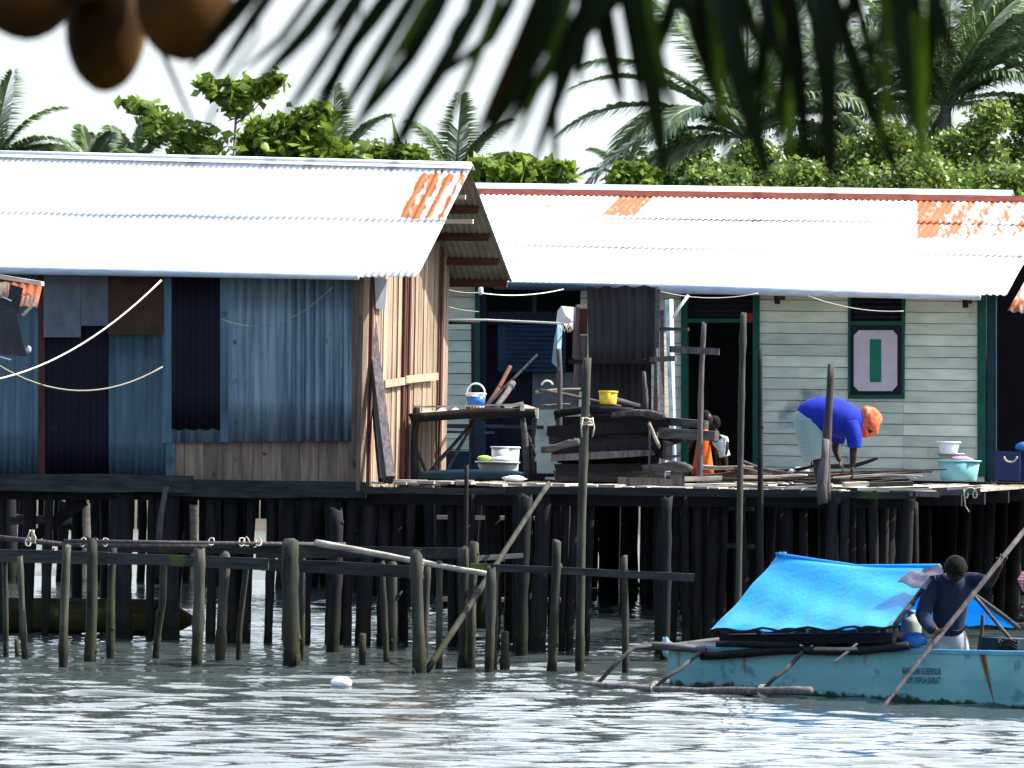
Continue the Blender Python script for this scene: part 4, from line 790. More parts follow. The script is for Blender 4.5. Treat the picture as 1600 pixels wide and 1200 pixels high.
# lamp bulb under the eave
LB = thing('eave_lamp', 'white bulb with black socket hanging below the gable\'s right eave', 'lamp', P(751, 462, 49.4))
q = MB(); q.lathe(P(751, 461, 49.4), [(.006, -.0), (.025, .01), (.032, .035), (.028, .06), (.03, .075), (.02, .10)], 12); q.build('bulb', M['whitep'], LB)
q = MB(); q.lathe(P(751, 447, 49.4), [(.022, 0), (.022, .05), (.012, .09)], 10); q.build('socket', M['black'], LB)
# cables
def cable(label, pts, D0, D1, r, m):
    q = MB(); n_ = len(pts); pp = [P(x, y, D0 + (D1 - D0) * i / (n_ - 1)) for i, (x, y) in enumerate(pts)]; q.tube(pp, r, 6); return single('cable', q, M[m], label, 'cable')
def sag(x0, y0, x1, y1, s_, n_=16): return [(x0 + (x1 - x0) * i / n_, y0 + (y1 - y0) * i / n_ + s_ * 4 * (i / n_) * (1 - i / n_)) for i in range(n_ + 1)]
cable('bright white cable sagging from the left edge up to the shack eave', sag(-30, 597, 252, 438, 30), 43.0, 44.9, .010, 'cable')
cable('dull brown cable sagging in a low curve across the navy tin', sag(-10, 566, 254, 573, 41), 43.5, 45.2, .010, 'cabb')
cable('very thin dark cord sagging across the corrugated blue tin', sag(345, 498, 520, 448, 32), 45.2, 45.2, .004, 'cabb')
cable('thin pale wire from the bulb along the dark gutter', sag(752, 458, 880, 452, 6), 49.3, 53.5, .007, 'cable')
cable('thin pale wire sagging across the top of the doorway', sag(1030, 455, 1185, 458, 9), 54.0, 54.0, .006, 'cable')
cable('thin pale wire looping over the window louvres', sag(1262, 462, 1412, 486, 8), 54.0, 54.0, .006, 'cable')
cable('thin dark wires stretched from the gable to the house behind', sag(690, 450, 750, 457, 3), 49, 54, .006, 'cabb')
cable('lower dark wire stretched from the gable to the house behind', sag(688, 476, 748, 487, 2), 49, 54, .006, 'cabb')
# heap of sticks on deck
slab_ = ['longest thin pole of the stick heap reaching to the turquoise tub', 'pole lying just below the longest pole of the stick heap', 'dark pole across the middle of the stick heap', 'bent stick at the left end of the heap by the doorway', 'pale peeled stick in front of the orange dressed child', 'crooked grey branch at the left front of the heap',
          'pale twisted branch along the deck edge left of the woman', 'second pale branch under the twisted one', 'dark stick behind the woman\'s legs', 'thick charred stick end behind the woman\'s hands', 'straight beam below the children at the heap\'s back', 'light stick crossing under the woman\'s hands',
          'thin dark stick lying nearest the deck edge right of the woman', 'slightly bowed stick right of the woman\'s hands', 'short pale stick by the thin knotty pole', 'slender stick ending near the mossy board', 'dull brown stick behind the thick forked pole', 'grey branch end left of the woman\'s feet']
ss = [(1180, 742, 1478, 731, 46.4, .018, 'old'), (1200, 748, 1455, 737, 46.2, .018, 'oldh'), (1080, 746, 1420, 752, 45.6, .022, 'dark'), (1165, 724, 1230, 741, 46.6, .03, 'old'), (1092, 727, 1175, 733, 47, .026, 'pale'), (1150, 733, 1235, 752, 46.2, .024, 'old'),
      (1130, 762, 1300, 757, 45.0, .024, 'pale'), (1150, 756, 1260, 764, 44.8, .020, 'pale'), (1212, 738, 1290, 723, 46.5, .024, 'dark'), (1290, 732, 1371, 715, 46.6, .032, 'dark'), (1095, 742, 1170, 741, 46.6, .045, 'purl'), (1285, 748, 1440, 744, 45.8, .018, 'pale'),
      (1300, 762, 1450, 763, 44.6, .014, 'dark'), (1300, 754, 1420, 750, 45.4, .018, 'old'), (1158, 745, 1260, 744, 45.9, .018, 'pale'), (1240, 752, 1400, 757, 45.3, .016, 'oldh'), (1230, 744, 1330, 738, 46.1, .02, 'purl'), (1190, 766, 1285, 765, 44.5, .02, 'old')]
for (x0, y0, x1, y1, D, r, m), lb in zip(ss, slab_):
    q = MB(); q.log(P(x0, y0, D + .3), P(x1, y1, D - .3), r, 7, .8, 3, .6, bend=rnd.uniform(0, .02)); single('loose_stick', q, M[m], lb, 'stick', 'heap of sticks on the deck')
for k in range(16):
    x0 = rnd.uniform(1080, 1330); y0 = rnd.uniform(736, 763); D = 44.8 + (763 - y0) / 27 * 2.5; q = MB()
    q.log(P(x0, y0, D + .2), P(x0 + rnd.uniform(70, 130), y0 + rnd.uniform(-6, 6), D - .2), rnd.uniform(.01, .02), 6, .8, 2, .6, bend=rnd.uniform(0, .03)); single('loose_stick', q, M[rnd.choice(('old', 'oldh', 'pale', 'dark'))], 'thin stick among the lower layers of the stick heap', 'stick', 'buried sticks of the heap')
q = MB()
for x, y in ((1248, 736), (1257, 738), (1240, 739)): q.ell(P(x, y, 46.6), V((.07, 0, 0)), V((0, .06, 0)), V((0, 0, .05)), 10, 7, noise=.06)
single('grey_sack', q, M['grey'], 'lumpy grey sack lying behind the bending woman\'s calves', 'sack')
# laundry right
tb = bucket('laundry_tub', 'wide turquoise tub of pink washing at the right end of the pale wall', 'turq', 1498, 751, 719, 56, 66, 53.6, cat='tub')
q = MB(); q.ell(P(1502, 718, 53.6), V((.16, 0, 0)), V((0, .12, 0)), V((0, 0, .045)), 12, 8, .5, .15); single('pink_washing', q, M['pinkc'], 'heap of pink washing in the turquoise tub', 'washing')
bucket('white_basin', 'white basin propped behind the turquoise tub against the pale wall', 'whitep', 1482, 709, 690, 26, 36, 54.2, cat='basin')
bucket('grey_basin', 'dull grey basin under the white basin behind the turquoise tub', 'grey', 1486, 722, 708, 30, 40, 54.4, cat='basin')
KB = thing('navy_carrier', 'square navy plastic carrier with a curved pale handle at the right edge', 'carrier', P(1576, 751, 53))
q = MB(); A = P(1555, 705, 53); B = P(1594, 705, 53); hb = P(1556, 751, 53).z
q.box((A + B) / 2 + ZX * (hb - A.z) / 2 + BX * .15, AX * (B - A).length / 2, BX * .15, ZX * (A.z - hb) / 2); q.build('body', M['bask'], KB)
q = MB(); q.tube([P(1568 + 11 + 10 * math.cos(t_), 713 - 9 * math.sin(t_), 52.8) for t_ in np.linspace(math.pi, 2 * math.pi, 10)], .012, 6); q.build('handle', M['rope'], KB)
q = MB(); q.ell(P(1600, 699, 53.1), V((.12, 0, 0)), V((0, .1, 0)), V((0, 0, .07)), 12, 8, noise=.05); single('blue_bundle', q, M['bluepl'], 'blue bundle on the box at the far right edge behind the carrier', 'bundle')
q = MB(); q.box(P(1612, 730, 53.2), AX * .13, BX * .15, ZX * .19); single('navy_crate', q, M['bask'], 'navy crate cut by the right edge of the picture', 'crate')
# neighbour's rusty roof at right, awning at left
NS = thing('rusty_shed', 'corner of an orange rusted tin roof poking in at the right edge', 'shed', P(1700, 900, 43.5))
q = MB(); q.corr(P(1640, 372, 44.6), P(1800, 380, 44.2), P(1740, 500, 42.4), P(1574, 486, 43.0), .09, .012, 6, 6, rust=lambda p: .62 if proj(p)[1] > 440 else .4); q.build('roof_sheet', M['cap'], NS)
for px, D in ((1650, 43.3), (1780, 43.0), (1700, 44.4)): q = MB(); c = P(px, 480, D); q.log(V((c.x, c.y, -1)), c, .05); q.build('post', M['pile'], NS)
TA = thing('tin_awning', 'rusty torn tin awning with a dark hanging flap at the left edge', 'awning', P(-80, 900, 43.2))
def al(m, x0, y0, x1, y1, x2, y2, x3, y3, D0, D1, nm, r=0):
    q = MB(); q.corr(P(x0, y0, D1), P(x1, y1, D1), P(x2, y2, D0), P(x3, y3, D0), .09, .009, 3, 6, rust=lambda p: r); q.build(nm, M[m], TA)
q = MB(); q.beam(P(-60, 424, 44.0), P(66, 444, 43.6), .05, .045, jag=.1, tint=1.2); q.build('edge_board', M['pale'], TA)
al('capr', -60, 434, 66, 446, 58, 480, -60, 470, 43.2, 44.0, 'roof_sheet', .5)
q = MB()
for k, (x, y) in enumerate(((34, 462), (41, 464), (48, 463), (54, 464))): q.beam(P(x, y, 43.1), P(x - 3, y + rnd.uniform(8, 14), 43.1), .03, .01, tint=.9)
q.beam(P(52, 476, 43.1), P(35, 493, 43.1), .03, .03, tint=.7); q.build('torn_strips', M['rope'], TA)
q = MB(); q.slab(P(-60, 440, 43.05), P(-60, 470, 43.0), P(12, 465, 43.0), P(14, 441, 43.05), .015, .5); q.build('rust_patch', M['slat'], TA)
q = MB(); q.slab(P(16, 444, 43.0), P(8, 488, 43.0), P(28, 492, 43.0), P(36, 450, 43.0), .02, .3); q.slab(P(-60, 485, 42.95), P(-60, 548, 42.9), P(41, 557, 42.9), P(26, 487, 42.95), .02, .3); q.slab(P(-60, 466, 43.02), P(-60, 488, 42.98), P(27, 490, 42.98), P(10, 464, 43.02), .02, .1); q.build('hanging_flap', M['tin'], TA)
q = MB(); q.ell(P(45, 546, 42.9), V((.03, 0, 0)), V((0, .02, 0)), V((0, 0, .035)), 8, 6, noise=.2); q.beam(P(-20, 552, 42.85), P(17, 562, 42.85), .012, .012); q.beam(P(4, 464, 42.9), P(18, 470, 42.9), .012, .012); q.build('white_scrap', M['cloth'], TA)
for px in (-70, -50): q = MB(); c = P(px, 440, 43.5); q.log(V((c.x, c.y, -1)), c, .05); q.build('post', M['pile'], TA)
# floating bag and pink cloth
q = MB(); c = waterpt(533, 1073); q.ell(c + ZX * .035, V((.10, 0, 0)), V((0, .12, 0)), V((0, 0, .06)), 14, 8, .9, .10); single('floating_bag', q, M['whitep'], 'white plastic bag floating on the water before the jetty', 'bag')
# ================================================================== BOAT
yaw = math.radians(41); BU = V((math.cos(yaw), -math.sin(yaw), 0)); BV = V((math.sin(yaw), math.cos(yaw), 0))
S0 = hit(1045, 1060, P(1045, 1060, 39.1), BV); S0.z = 0
def bt(u, v, z): return S0 + BU * u + BV * v + ZX * z
def hB(px, py, v=0): return hit(px, py, S0 + BV * v, BV)
uR = (hB(1600, 1060) - S0).dot(BU)
print('boat visible length', uR)
BT = thing('outrigger_boat', 'pale turquoise outrigger boat with a blue tarpaulin tent, lettering on its side', 'boat', S0 + BU * 2.5 + BV * .5)
LB_ = uR + 2.6; WB = 1.05; q = MB(); nU = 40; vs = []; ring = 9
zt0 = hB(1045, 1012).z; zt1 = hB(1590, 1022).z
def gun(u): t_ = min(1.3, u / uR); return zt0 + (zt1 - zt0) * t_
for i in range(nU + 1):
    u = LB_ * i / nU; tp = max(0, (u - uR - .3) / 2.3) ** 1.6; st = 1 - .25 * max(0, 1 - u / .8); hw = WB / 2 * (1 - tp) + .02; g_ = gun(u) + .25 * tp; bot = -.22 + .3 * tp
    for v, z in ((-hw, g_), (-hw * .985 * 1, g_ * .5), (-hw * .93, 0.0), (-hw * .78, -.14), (0, bot), (hw * .78, -.14), (hw * .93, 0), (hw * .985, g_ * .5), (hw, g_)):
        vs.append(bt(u, WB / 2 + v * (1 if v < 0 else 1), z))
    for v, z in ((hw - .035, g_), (hw - .06, 0.0), (0, .0), (-hw + .06, 0.0), (-hw + .035, g_)): vs.append(bt(u, WB / 2 + v, z))
R_ = 14; fs = []
for i in range(nU):
    for k in range(R_): a = i * R_ + k; b = i * R_ + (k + 1) % R_; fs.append((a, a + R_, b + R_, b))
fs.append(tuple(range(9))); fs.append(tuple(range(8, 14)) + (0,)); fs.append(tuple(nU * R_ + k for k in range(8, -1, -1)))
def rusth(p):
    x, y = proj(p); return 0
q.add(vs, fs, False, .5); hull_o = q.build('hull', M['hull'], BT)
# rust runs: thin stains with their own shape, laid on the planking
def stain(x0, y0, x1, y1, wpx, nm='rust_run'):
    q = MB(); n_ = 7; l = []; r = []
    for i in range(n_ + 1):
        t_ = i / n_; x = x0 + (x1 - x0) * t_; y = y0 + (y1 - y0) * t_; w_ = wpx * (1 - t_ * .75) * rnd.uniform(.75, 1.1) / 2
        zz = hB(x, y).z; vv = -.024 + .03 * max(0, 1 - zz / .22); l.append(hB(x - w_, y, vv)); r.append(hB(x + w_, y, vv))
    # keep on the sloping side
    q.add(l + r, [(i, i + 1, n_ + 2 + i, n_ + 1 + i) for i in range(n_)], tint=.5, rust=[.45] * (n_ + 1) + [.45] * (n_ + 1)); return q.build(nm, M['hullr'], BT)
M['hullr'] = mat('hull_rust_run', (.40, .13, .03), (.16, .05, .02), (40, 40, 8), .8, tint=.05)
m = M['hull']; N = m.node_tree.nodes; L = m.node_tree.links; B = N['Principled BSDF']; g = N.new('ShaderNodeNewGeometry')
def mth(op, a, b=None):
    n = N.new('ShaderNodeMath'); n.operation = op
    for i, v in enumerate((a, b)):
        if v is None: continue
        if isinstance(v, (int, float)): n.inputs[i].default_value = v
        else: L.new(v, n.inputs[i])
    return n.outputs[0]
dt = N.new('ShaderNodeVectorMath'); dt.operation = 'DOT_PRODUCT'; dt.inputs[1].default_value = BU; L.new(g.outputs['Position'], dt.inputs[0])
sz = N.new('ShaderNodeSeparateXYZ'); L.new(g.outputs['Position'], sz.inputs[0]); nz = N.new('ShaderNodeTexNoise'); nz.inputs['Scale'].default_value = 1; nz.inputs['Detail'].default_value = 5
mpp = N.new('ShaderNodeMapping'); mpp.inputs['Scale'].default_value = (38, 38, 4); L.new(g.outputs['Position'], mpp.inputs[0]); L.new(mpp.outputs[0], nz.inputs['Vector'])
for x0, y0, x1, y1, hw_, st_ in ((1538, 1026, 1552, 1098, .048, 1.0), (1062, 1018, 1062, 1052, .05, .55), (1164, 1026, 1165, 1058, .04, .55), (1353, 1026, 1352, 1040, .05, .4)):
    p0, p1 = hB(x0, y0), hB(x1, y1); u0, u1 = p0.dot(BU), p1.dot(BU); tt = mth('DIVIDE', mth('SUBTRACT', p0.z, sz.outputs['Z']), p0.z - p1.z)      # 0 at the top, 1 at the foot
    du = mth('ABSOLUTE', mth('SUBTRACT', mth('SUBTRACT', dt.outputs['Value'], u0), mth('MULTIPLY', tt, u1 - u0)))
    wd = mth('MULTIPLY', mth('SUBTRACT', 1.12, tt), hw_); k_ = mth('SUBTRACT', mth('ADD', 1.0, mth('MULTIPLY', mth('SUBTRACT', nz.outputs['Fac'], .5), 1.6)), mth('DIVIDE', du, mth('MAXIMUM', wd, .003)))
    cl = N.new('ShaderNodeClamp'); L.new(mth('MULTIPLY', k_, 1.3 * st_), cl.inputs[0]); f_ = mth('MULTIPLY', cl.outputs[0], mth('LESS_THAN', tt, 1.1))
    src = B.inputs['Base Color'].links[0].from_socket; mx = N.new('ShaderNodeMix'); mx.data_type = 'RGBA'; mx.inputs['B'].default_value = (.17, .045, .008, 1)
    L.new(f_, mx.inputs['Factor']); L.new(src, mx.inputs['A']); L.new(mx.outputs['Result'], B.inputs['Base Color'])
q = MB()
for i in range(20):
    u0, u1 = LB_ * i / 20, LB_ * (i + 1) / 20
    if u1 > uR + .6: break
    q.beam(bt(u0, .0, gun(u0) + .012), bt(u1, .0, gun(u1) + .012), .07, .035, up=ZX, tint=.8)
q.build('gunwale', M['bluew'], BT)
q = MB(); q.beam(bt(0, .0, gun(0) + .012), bt(0, WB, gun(0) + .012), .06, .035, up=ZX); q.build('stern_rail', M['oldh'], BT)
# lettering
def text3d(txt, px, py, hpx, wpx, m, parent, nm, v=-.024):
    cu = bpy.data.curves.new(nm, 'FONT'); cu.body = txt; cu.size = 1; cu.extrude = .0; cu.offset = .012
    o = bpy.data.objects.new(nm, cu); COL.objects.link(o); bpy.context.view_layer.update()
    me = bpy.data.meshes.new_from_object(o.evaluated_get(bpy.context.evaluated_depsgraph_get())); bpy.data.objects.remove(o)
    co = np.array([v_.co[:] for v_ in me.vertices]); x0, x1 = co[:, 0].min(), co[:, 0].max(); y0, y1 = 0, co[:, 1].max()
    A = hB(px - wpx / 2, py + hpx / 2, v); B = hB(px + wpx / 2, py + hpx / 2 + wpx * .02, v); T = hB(px - wpx / 2, py - hpx / 2, v); q = MB()
    vs = [A + (B - A) * ((c[0] - x0) / (x1 - x0)) + (T - A) * (c[1] / y1) for c in co]
    q.add(vs, [tuple(p.vertices) for p in me.polygons], tint=.5); return q.build(nm, M[m], parent)
text3d('BANTUAN GUBERNUR', 1440, 1048, 10.5, 60, 'lett', BT, 'lettering'); text3d('PROV. PAPUA BARAT', 1440, 1062, 10.5, 58, 'lett', BT, 'lettering')
# side logs along the gunwale
for x0, y0, x1, y1, r, m in ((1094, 1022, 1262, 1018, .04, 'dark'), (1262, 1018, 1420, 1010, .038, 'dark'), (1004, 1011, 1100, 1014, .035, 'oldh'), (1120, 1008, 1250, 1006, .03, 'dark')):
    q = MB(); q.log(hB(x0, y0, -.09), hB(x1, y1, -.09), r, 8, .4, 3, .9); q.build('side_log', M[m], BT)
q = MB(); q.log(hB(1275, 1014, -.12), hB(1338, 1014, -.12), .018, 8); q.build('bamboo_pole', M['pale'], BT)
q = MB(); q.log(hB(1305, 1034, -.15), hB(1339, 1006, -.1), .014, 7); q.build('short_stick', M['pale'], BT)
# outrigger float and booms
fl0, fl1 = P(872, 1066, 39.0), P(1268, 1079, 37.3)
q = MB(); n_ = 14; q.tube([fl0.lerp(fl1, i / n_) - ZX * .045 * math.sin(math.pi * i / n_) * (1 if i < 9 else .8) for i in range(n_ + 1)], [.040 + .004 * math.sin(i * 2.1) for i in range(n_ + 1)], 10, .9); q.build('float', M['old'], BT)
fpt = lambda px: fl0.lerp(fl1, (px - 872) / 396) - ZX * .03
for fx, mid, end in ((935, P(990, 1012, 38.8), P(1045, 1009, 39.4)), (1030, P(1064, 1045, 38.4), P(1102, 1014, 38.8)), (1195, P(1230, 1045, 37.7), P(1262, 1012, 38.0))):
    a = fpt(fx) + ZX * .04; q = MB(); pts = [a - ZX * .02, a.lerp(mid, .5) + ZX * .01, mid, mid.lerp(end, .5) + ZX * .01, end, end + BV * .9 + ZX * .05]
    q.tube(pts, [.019, .021, .021, .022, .022, .02], 8, .4); q.build('boom', M['oldh'], BT)
    q = MB()
    for k in range(4): q.tube([a + V((.03 * math.cos(t_) + k * .012 - .02, .03 * math.sin(t_) , .055 * math.sin(t_) - .03)) for t_ in np.linspace(0, 6.3, 9)], .007, 5)
    for k in range(5):
        c = end + V((rnd.uniform(-.03, .08), -.03, 0)); q.tube([c, c + V((rnd.uniform(-.06, .06), -.02, rnd.uniform(-.02, .06))), c + V((rnd.uniform(-.08, .08), -.02, rnd.uniform(-.07, .0)))], .009, 5)
    q.build('lashing', M['rope'], BT)
# tarpaulin tent
def tarpnet(c00, c10, c11, c01, nu, nv, sagf, seed, th=.006):  # c00->c10 along ridge(u), v from ridge to hem
    r = random.Random(seed); q = MB(); vs = []; n = (c10 - c00).cross(c01 - c00).normalized(); n = n if n.z > 0 else -n
    for lay in (0, 1):
        for j in range(nv + 1):
            for i in range(nu + 1):
                u, v = i / nu, j / nv; p = c00.lerp(c10, u).lerp(c01.lerp(c11, u), v)
                d = -sagf * math.sin(math.pi * v) * (.6 + .4 * math.sin(math.pi * u)) + .009 * math.sin(u * 17 + v * 5 + seed) * v * v + .006 * math.sin(u * 41 - v * 9) * v + .010 * math.sin(u * 9 - v * 13)
                p = p + n * (d - lay * th)
                if j == nv: p = p + ZX * (.012 * math.sin(u * 13 + seed) + .006 * math.sin(u * 31))
                if j == 0: p = p - ZX * .04 * math.sin(math.pi * u)
                vs.append(p)
    fs = []; W = nu + 1; H = W * (nv + 1)
    for j in range(nv):
        for i in range(nu): a = j * W + i; fs.append((a, a + 1, a + 1 + W, a + W)); fs.append((a + H, a + W + H, a + 1 + W + H, a + 1 + H))
    q.add(vs, fs, True, .5); return q
TT = thing('tarpaulin_tent', 'bright blue tarpaulin pitched as a ridge tent over the boat', 'tarpaulin', bt(1, .5, gun(0)))
cR = .80; r0 = hB(1213, 869, cR); r1 = hB(1468, 887, cR); f0 = hB(1108, 985, -.12); f1 = hB(1394, 980, -.12)
print('tarp', r0, r1, f0, f1, (r0 - f0))
q = tarpnet(r0, r1, f1, f0, 44, 22, .035, 1); q.build('front_sheet', M['tarp'], TT)
k0 = bt((r0 - S0).dot(BU) - .3, 1.25, f0.z + .05); k1 = hB(1592, 981, 1.35)
q = tarpnet(r0, r1, k1, k0, 30, 16, .05, 2); q.build('back_sheet', M['tarp'], TT)
q = MB(); q.tube([f0.lerp(f1, i / 20) + ZX * (-.005 + .02 * math.sin(i * 1.3)) for i in range(21)], .012, 6); q.build('hem_pole', M['dark'], TT)
q = MB(); q.tube([r0 + ZX * .02, r0.lerp(r1, .5) - ZX * .04, r1 + ZX * .02], .018, 6)
for k in range(4): c = r0 + V((rnd.uniform(-.05, .05), -.02, .02)); q.tube([c, c + V((.04, 0, .02)), c + V((.02, 0, -.05)), c + V((-.05, 0, -.09))], .010, 5)
q.build('ridge_rope', M['tarp'], TT)
for a_, b_ in ((hB(1128, 984, 0), hB(1152, 1010, .1)), (hB(1190, 984, 0), hB(1164, 1010, .1)), (hB(1396, 978, .0), hB(1398, 1010, .0)), (hB(1335, 985, .5), hB(1335, 1015, .5)), (r1 - ZX * .02, k1 + ZX * .0), (hB(1520, 930, .9), hB(1598, 1018, .9)), (hB(1536, 962, .9), hB(1530, 1016, .9)), (r1, hB(1398, 978, -.08))):
    q = MB(); q.log(a_, b_, .018 if a_.z < r1.z - .1 else .022, 7, .3, 1, 1); q.build('tent_pole', M['oldh'], TT)
# cargo in the boat
q = MB(); q.beam(hB(1150, 998, .25), hB(1395, 996, .25), .5, .09, jag=.03, tint=.1); q.build('thwart_boards', M['dark'], BT)
q = MB(); q.beam(hB(1155, 1010, .5), hB(1400, 1008, .5), .5, .10, jag=.03, tint=.5); q.build('thwart_boards', M['dark'], BT)
def jug(px, py0, py1, w, D, m, lab, cat):
    b = P(px, py0, D); s = FPX / D; H = (py0 - py1) / s; t_ = thing('jerrycan', lab, cat, b); q = MB(); r = w / s / 2
    q.lathe(b, [(r * .9, 0), (r, .03), (r, H * .72), (r * .8, H * .86), (r * .35, H * .92), (r * .35, H)], 16, tint=.5); q.build('body', M[m], t_)
    q = MB(); q.lathe(b + ZX * H, [(r * .4, 0), (r * .4, .03)], 12, tint=.5); q.build('cap', M['clothb'], t_)
M['jug'] = mat('cream_plastic', (.34, .38, .30), (.26, .30, .24), (6, 6, 6), .4, tint=.05)
jug(1423, 1012, 958, 33, 38.0, 'jug', 'cream jerrycan with a blue lid beside the man in the boat', 'jerrycan')
q = MB(); q.ell(P(1428, 1000, 37.7), V((.12, 0, 0)), V((0, .08, 0)), V((0, 0, .07)), 14, 9, .5, .13); single('plastic_bundle', q, M['bluepl'], 'crinkled blue plastic bundle at the man\'s knee in the boat', 'bundle')
q = MB(); q.ell(P(1383, 1004, 38.2), V((.12, 0, 0)), V((0, .08, 0)), V((0, 0, .08)), 14, 9, .8, .08); single('turquoise_sack', q, M['turq'], 'turquoise sack under the tent\'s right end', 'sack')
q = MB(); q.ell(P(1376, 1008, 38.0), V((.05, 0, 0)), V((0, .04, 0)), V((0, 0, .03)), 8, 6, .8, .2); single('green_leaf_bundle', q, M['greenpl'], 'small bright green bundle beside the turquoise sack', 'bundle')
q = MB(); q.log(P(1392, 966, 38.3), P(1424, 944, 38.5), .035, 8, .2); single('rolled_mat', q, M['old'], 'grey rolled bundle jutting out below the tent\'s right edge', 'roll')
q = MB(); q.box(hB(1575, 1012, .85), BU * .20, BV * .14, ZX * .09); single('engine_box', q, M['teal'], 'dark blue boxy chest in the boat right of the man', 'chest')
q = MB(); c = hB(1575, 1014, .45); q.tube([c + V((.09 * math.cos(t_), .05 * math.sin(t_), .02 * math.sin(3 * t_) + .004 * t_)) for t_ in np.linspace(0, 18, 50)], .012, 5); single('rope_coil', q, M['dark'], 'dark coil of rope on the gunwale at the far right', 'rope')
for k, (px, py) in enumerate(((1205, 992), (1245, 995), (1290, 993), (1330, 996))):
    q = MB(); q.ell(P(px, py, 38.9), V((.10, 0, 0)), V((0, .09, 0)), V((0, 0, .055)), 10, 7, noise=.12); single('cargo_sack', q, M[('bask', 'bluep', 'dark', 'teal')[k]], ('navy sack at the left end under the tent', 'blue bundle second from left under the tent', 'black sack in the middle under the tent', 'dark teal bundle right of middle under the tent')[k], 'sack', 'bundles under the tent')
# ================================================================== PEOPLE
def skin(name, J, E, root, m, parent=None, sub=2, squash=None, extra=None, loc=None):
    names = list(J); idx = {n: i for i, n in enumerate(names)}
    me = bpy.data.meshes.new(name); me.from_pydata([tuple(J[n][0]) for n in names], [(idx[a], idx[b]) for a, b in E], [])
    o = bpy.data.objects.new(name, me); COL.objects.link(o)
    md = o.modifiers.new('s', 'SKIN'); md.use_smooth_shade = True; sv = me.skin_vertices[0].data
    for n in names:
        r = J[n][1]; sv[idx[n]].radius = r if hasattr(r, '__len__') else (r, r); sv[idx[n]].use_root = (n == root)
    ms = o.modifiers.new('u', 'SUBSURF'); ms.levels = sub; ms.render_levels = sub
    bpy.context.view_layer.update(); ev = bpy.data.meshes.new_from_object(o.evaluated_get(bpy.context.evaluated_depsgraph_get()))
    q = MB(); q.add([v.co.copy() for v in ev.vertices], [tuple(p.vertices) for p in ev.polygons], True, .5)
    bpy.data.objects.remove(o)
    if extra: extra(q)
    return q.build(name, m, parent)
def headgeo(q, c, fwd, up, h):      # h head height; adds a face-shaped head with ears, nose, lips, brow
    f = (fwd - up * fwd.dot(up)).normalized(); s = f.cross(up).normalized(); n, m_ = 24, 18; vs = []; fs = []
    for i in range(m_ + 1):
        ph = math.pi * i / m_; z = math.cos(ph); rr = math.sin(ph)
        for k in range(n):
            a = 2 * math.pi * k / n; fx = math.cos(a); sx = math.sin(a)
            w_ = .37 * (1 - .22 * max(0, -z) ** 1.5); d_ = .44 * (1 - .12 * max(0, -z))
            x = d_ * rr * fx; y = w_ * rr * sx; zz = .5 * z
            if fx > 0 and z < .1: x *= 1 - .10 * abs(sx)
            g = lambda a0, z0, sa, sz: math.exp(-((math.atan2(sx, fx) - a0) / sa) ** 2 - ((z - z0) / sz) ** 2)
            x += .07 * g(0, -.14, .16, .16) + .035 * g(0, -.50, .35, .09) - .045 * (g(.42, .04, .18, .12) + g(-.42, .04, .18, .12)) + .02 * g(0, .22, .8, .1) + .03 * g(0, -.82, .4, .15)
            vs.append(c + f * x * h + s * y * h + up * zz * h)
    for i in range(m_):
        for k in range(n): a = i * n + k; b = i * n + (k + 1) % n; fs.append((a, a + n, b + n, b))
    q.add(vs, fs, True, .5)
    for sg in (-1, 1): q.ell(c + s * sg * .37 * h - up * .02 * h, f * .07 * h, s * .03 * h, up * .12 * h, 8, 6, .5)
def eyes(par, c, fwd, up, h):
    f = (fwd - up * fwd.dot(up)).normalized(); s = f.cross(up).normalized()
    for sg in (-1, 1):
        q = MB(); q.ell(c + f * .385 * h + s * sg * .15 * h + up * .02 * h, f * .03 * h, s * .055 * h, up * .03 * h, 8, 6, .5); q.build('eye', M['hair'], par)
def hand(q, wr, d, pn, L, curl, thumb=1, side=None, spread=.06):    # wrist, finger direction, palm normal, hand length, curl angle
    d = d.normalized(); pn = (pn - d * pn.dot(d)).normalized(); s = d.cross(pn).normalized(); pl = L * .52
    q.ell(wr + d * pl * .5, d * pl * .62, s * L * .23, pn * L * .10, 12, 8, .5)
    for k in range(4):
        fl = L * (.44, .50, .46, .36)[k]; o = wr + d * pl * .88 + s * (k - 1.5) * L * .115; pts = [o]; dd = d + s * (k - 1.5) * spread; dd.normalize()
        for j, sg in enumerate((.42, .32, .26)):
            a = curl * (.45, 1.0, 1.5)[j] * (.9 + .08 * k); v = dd * math.cos(a) + pn * math.sin(a); pts.append(pts[-1] + v * fl * sg)
        q.tube(pts, [L * .052, L * .048, L * .042, L * .028], 7, .5)
    o = wr + d * pl * .25 + s * thumb * L * .20; t1 = (d * .6 + s * thumb * .7 + pn * .3).normalized(); t2 = (d * .8 + pn * (.3 + curl * .5) + s * thumb * .1).normalized()
    q.tube([o - s * thumb * L * .05, o + t1 * L * .20, o + t1 * L * .20 + t2 * L * .20], [L * .07, L * .056, L * .036], 7, .5)
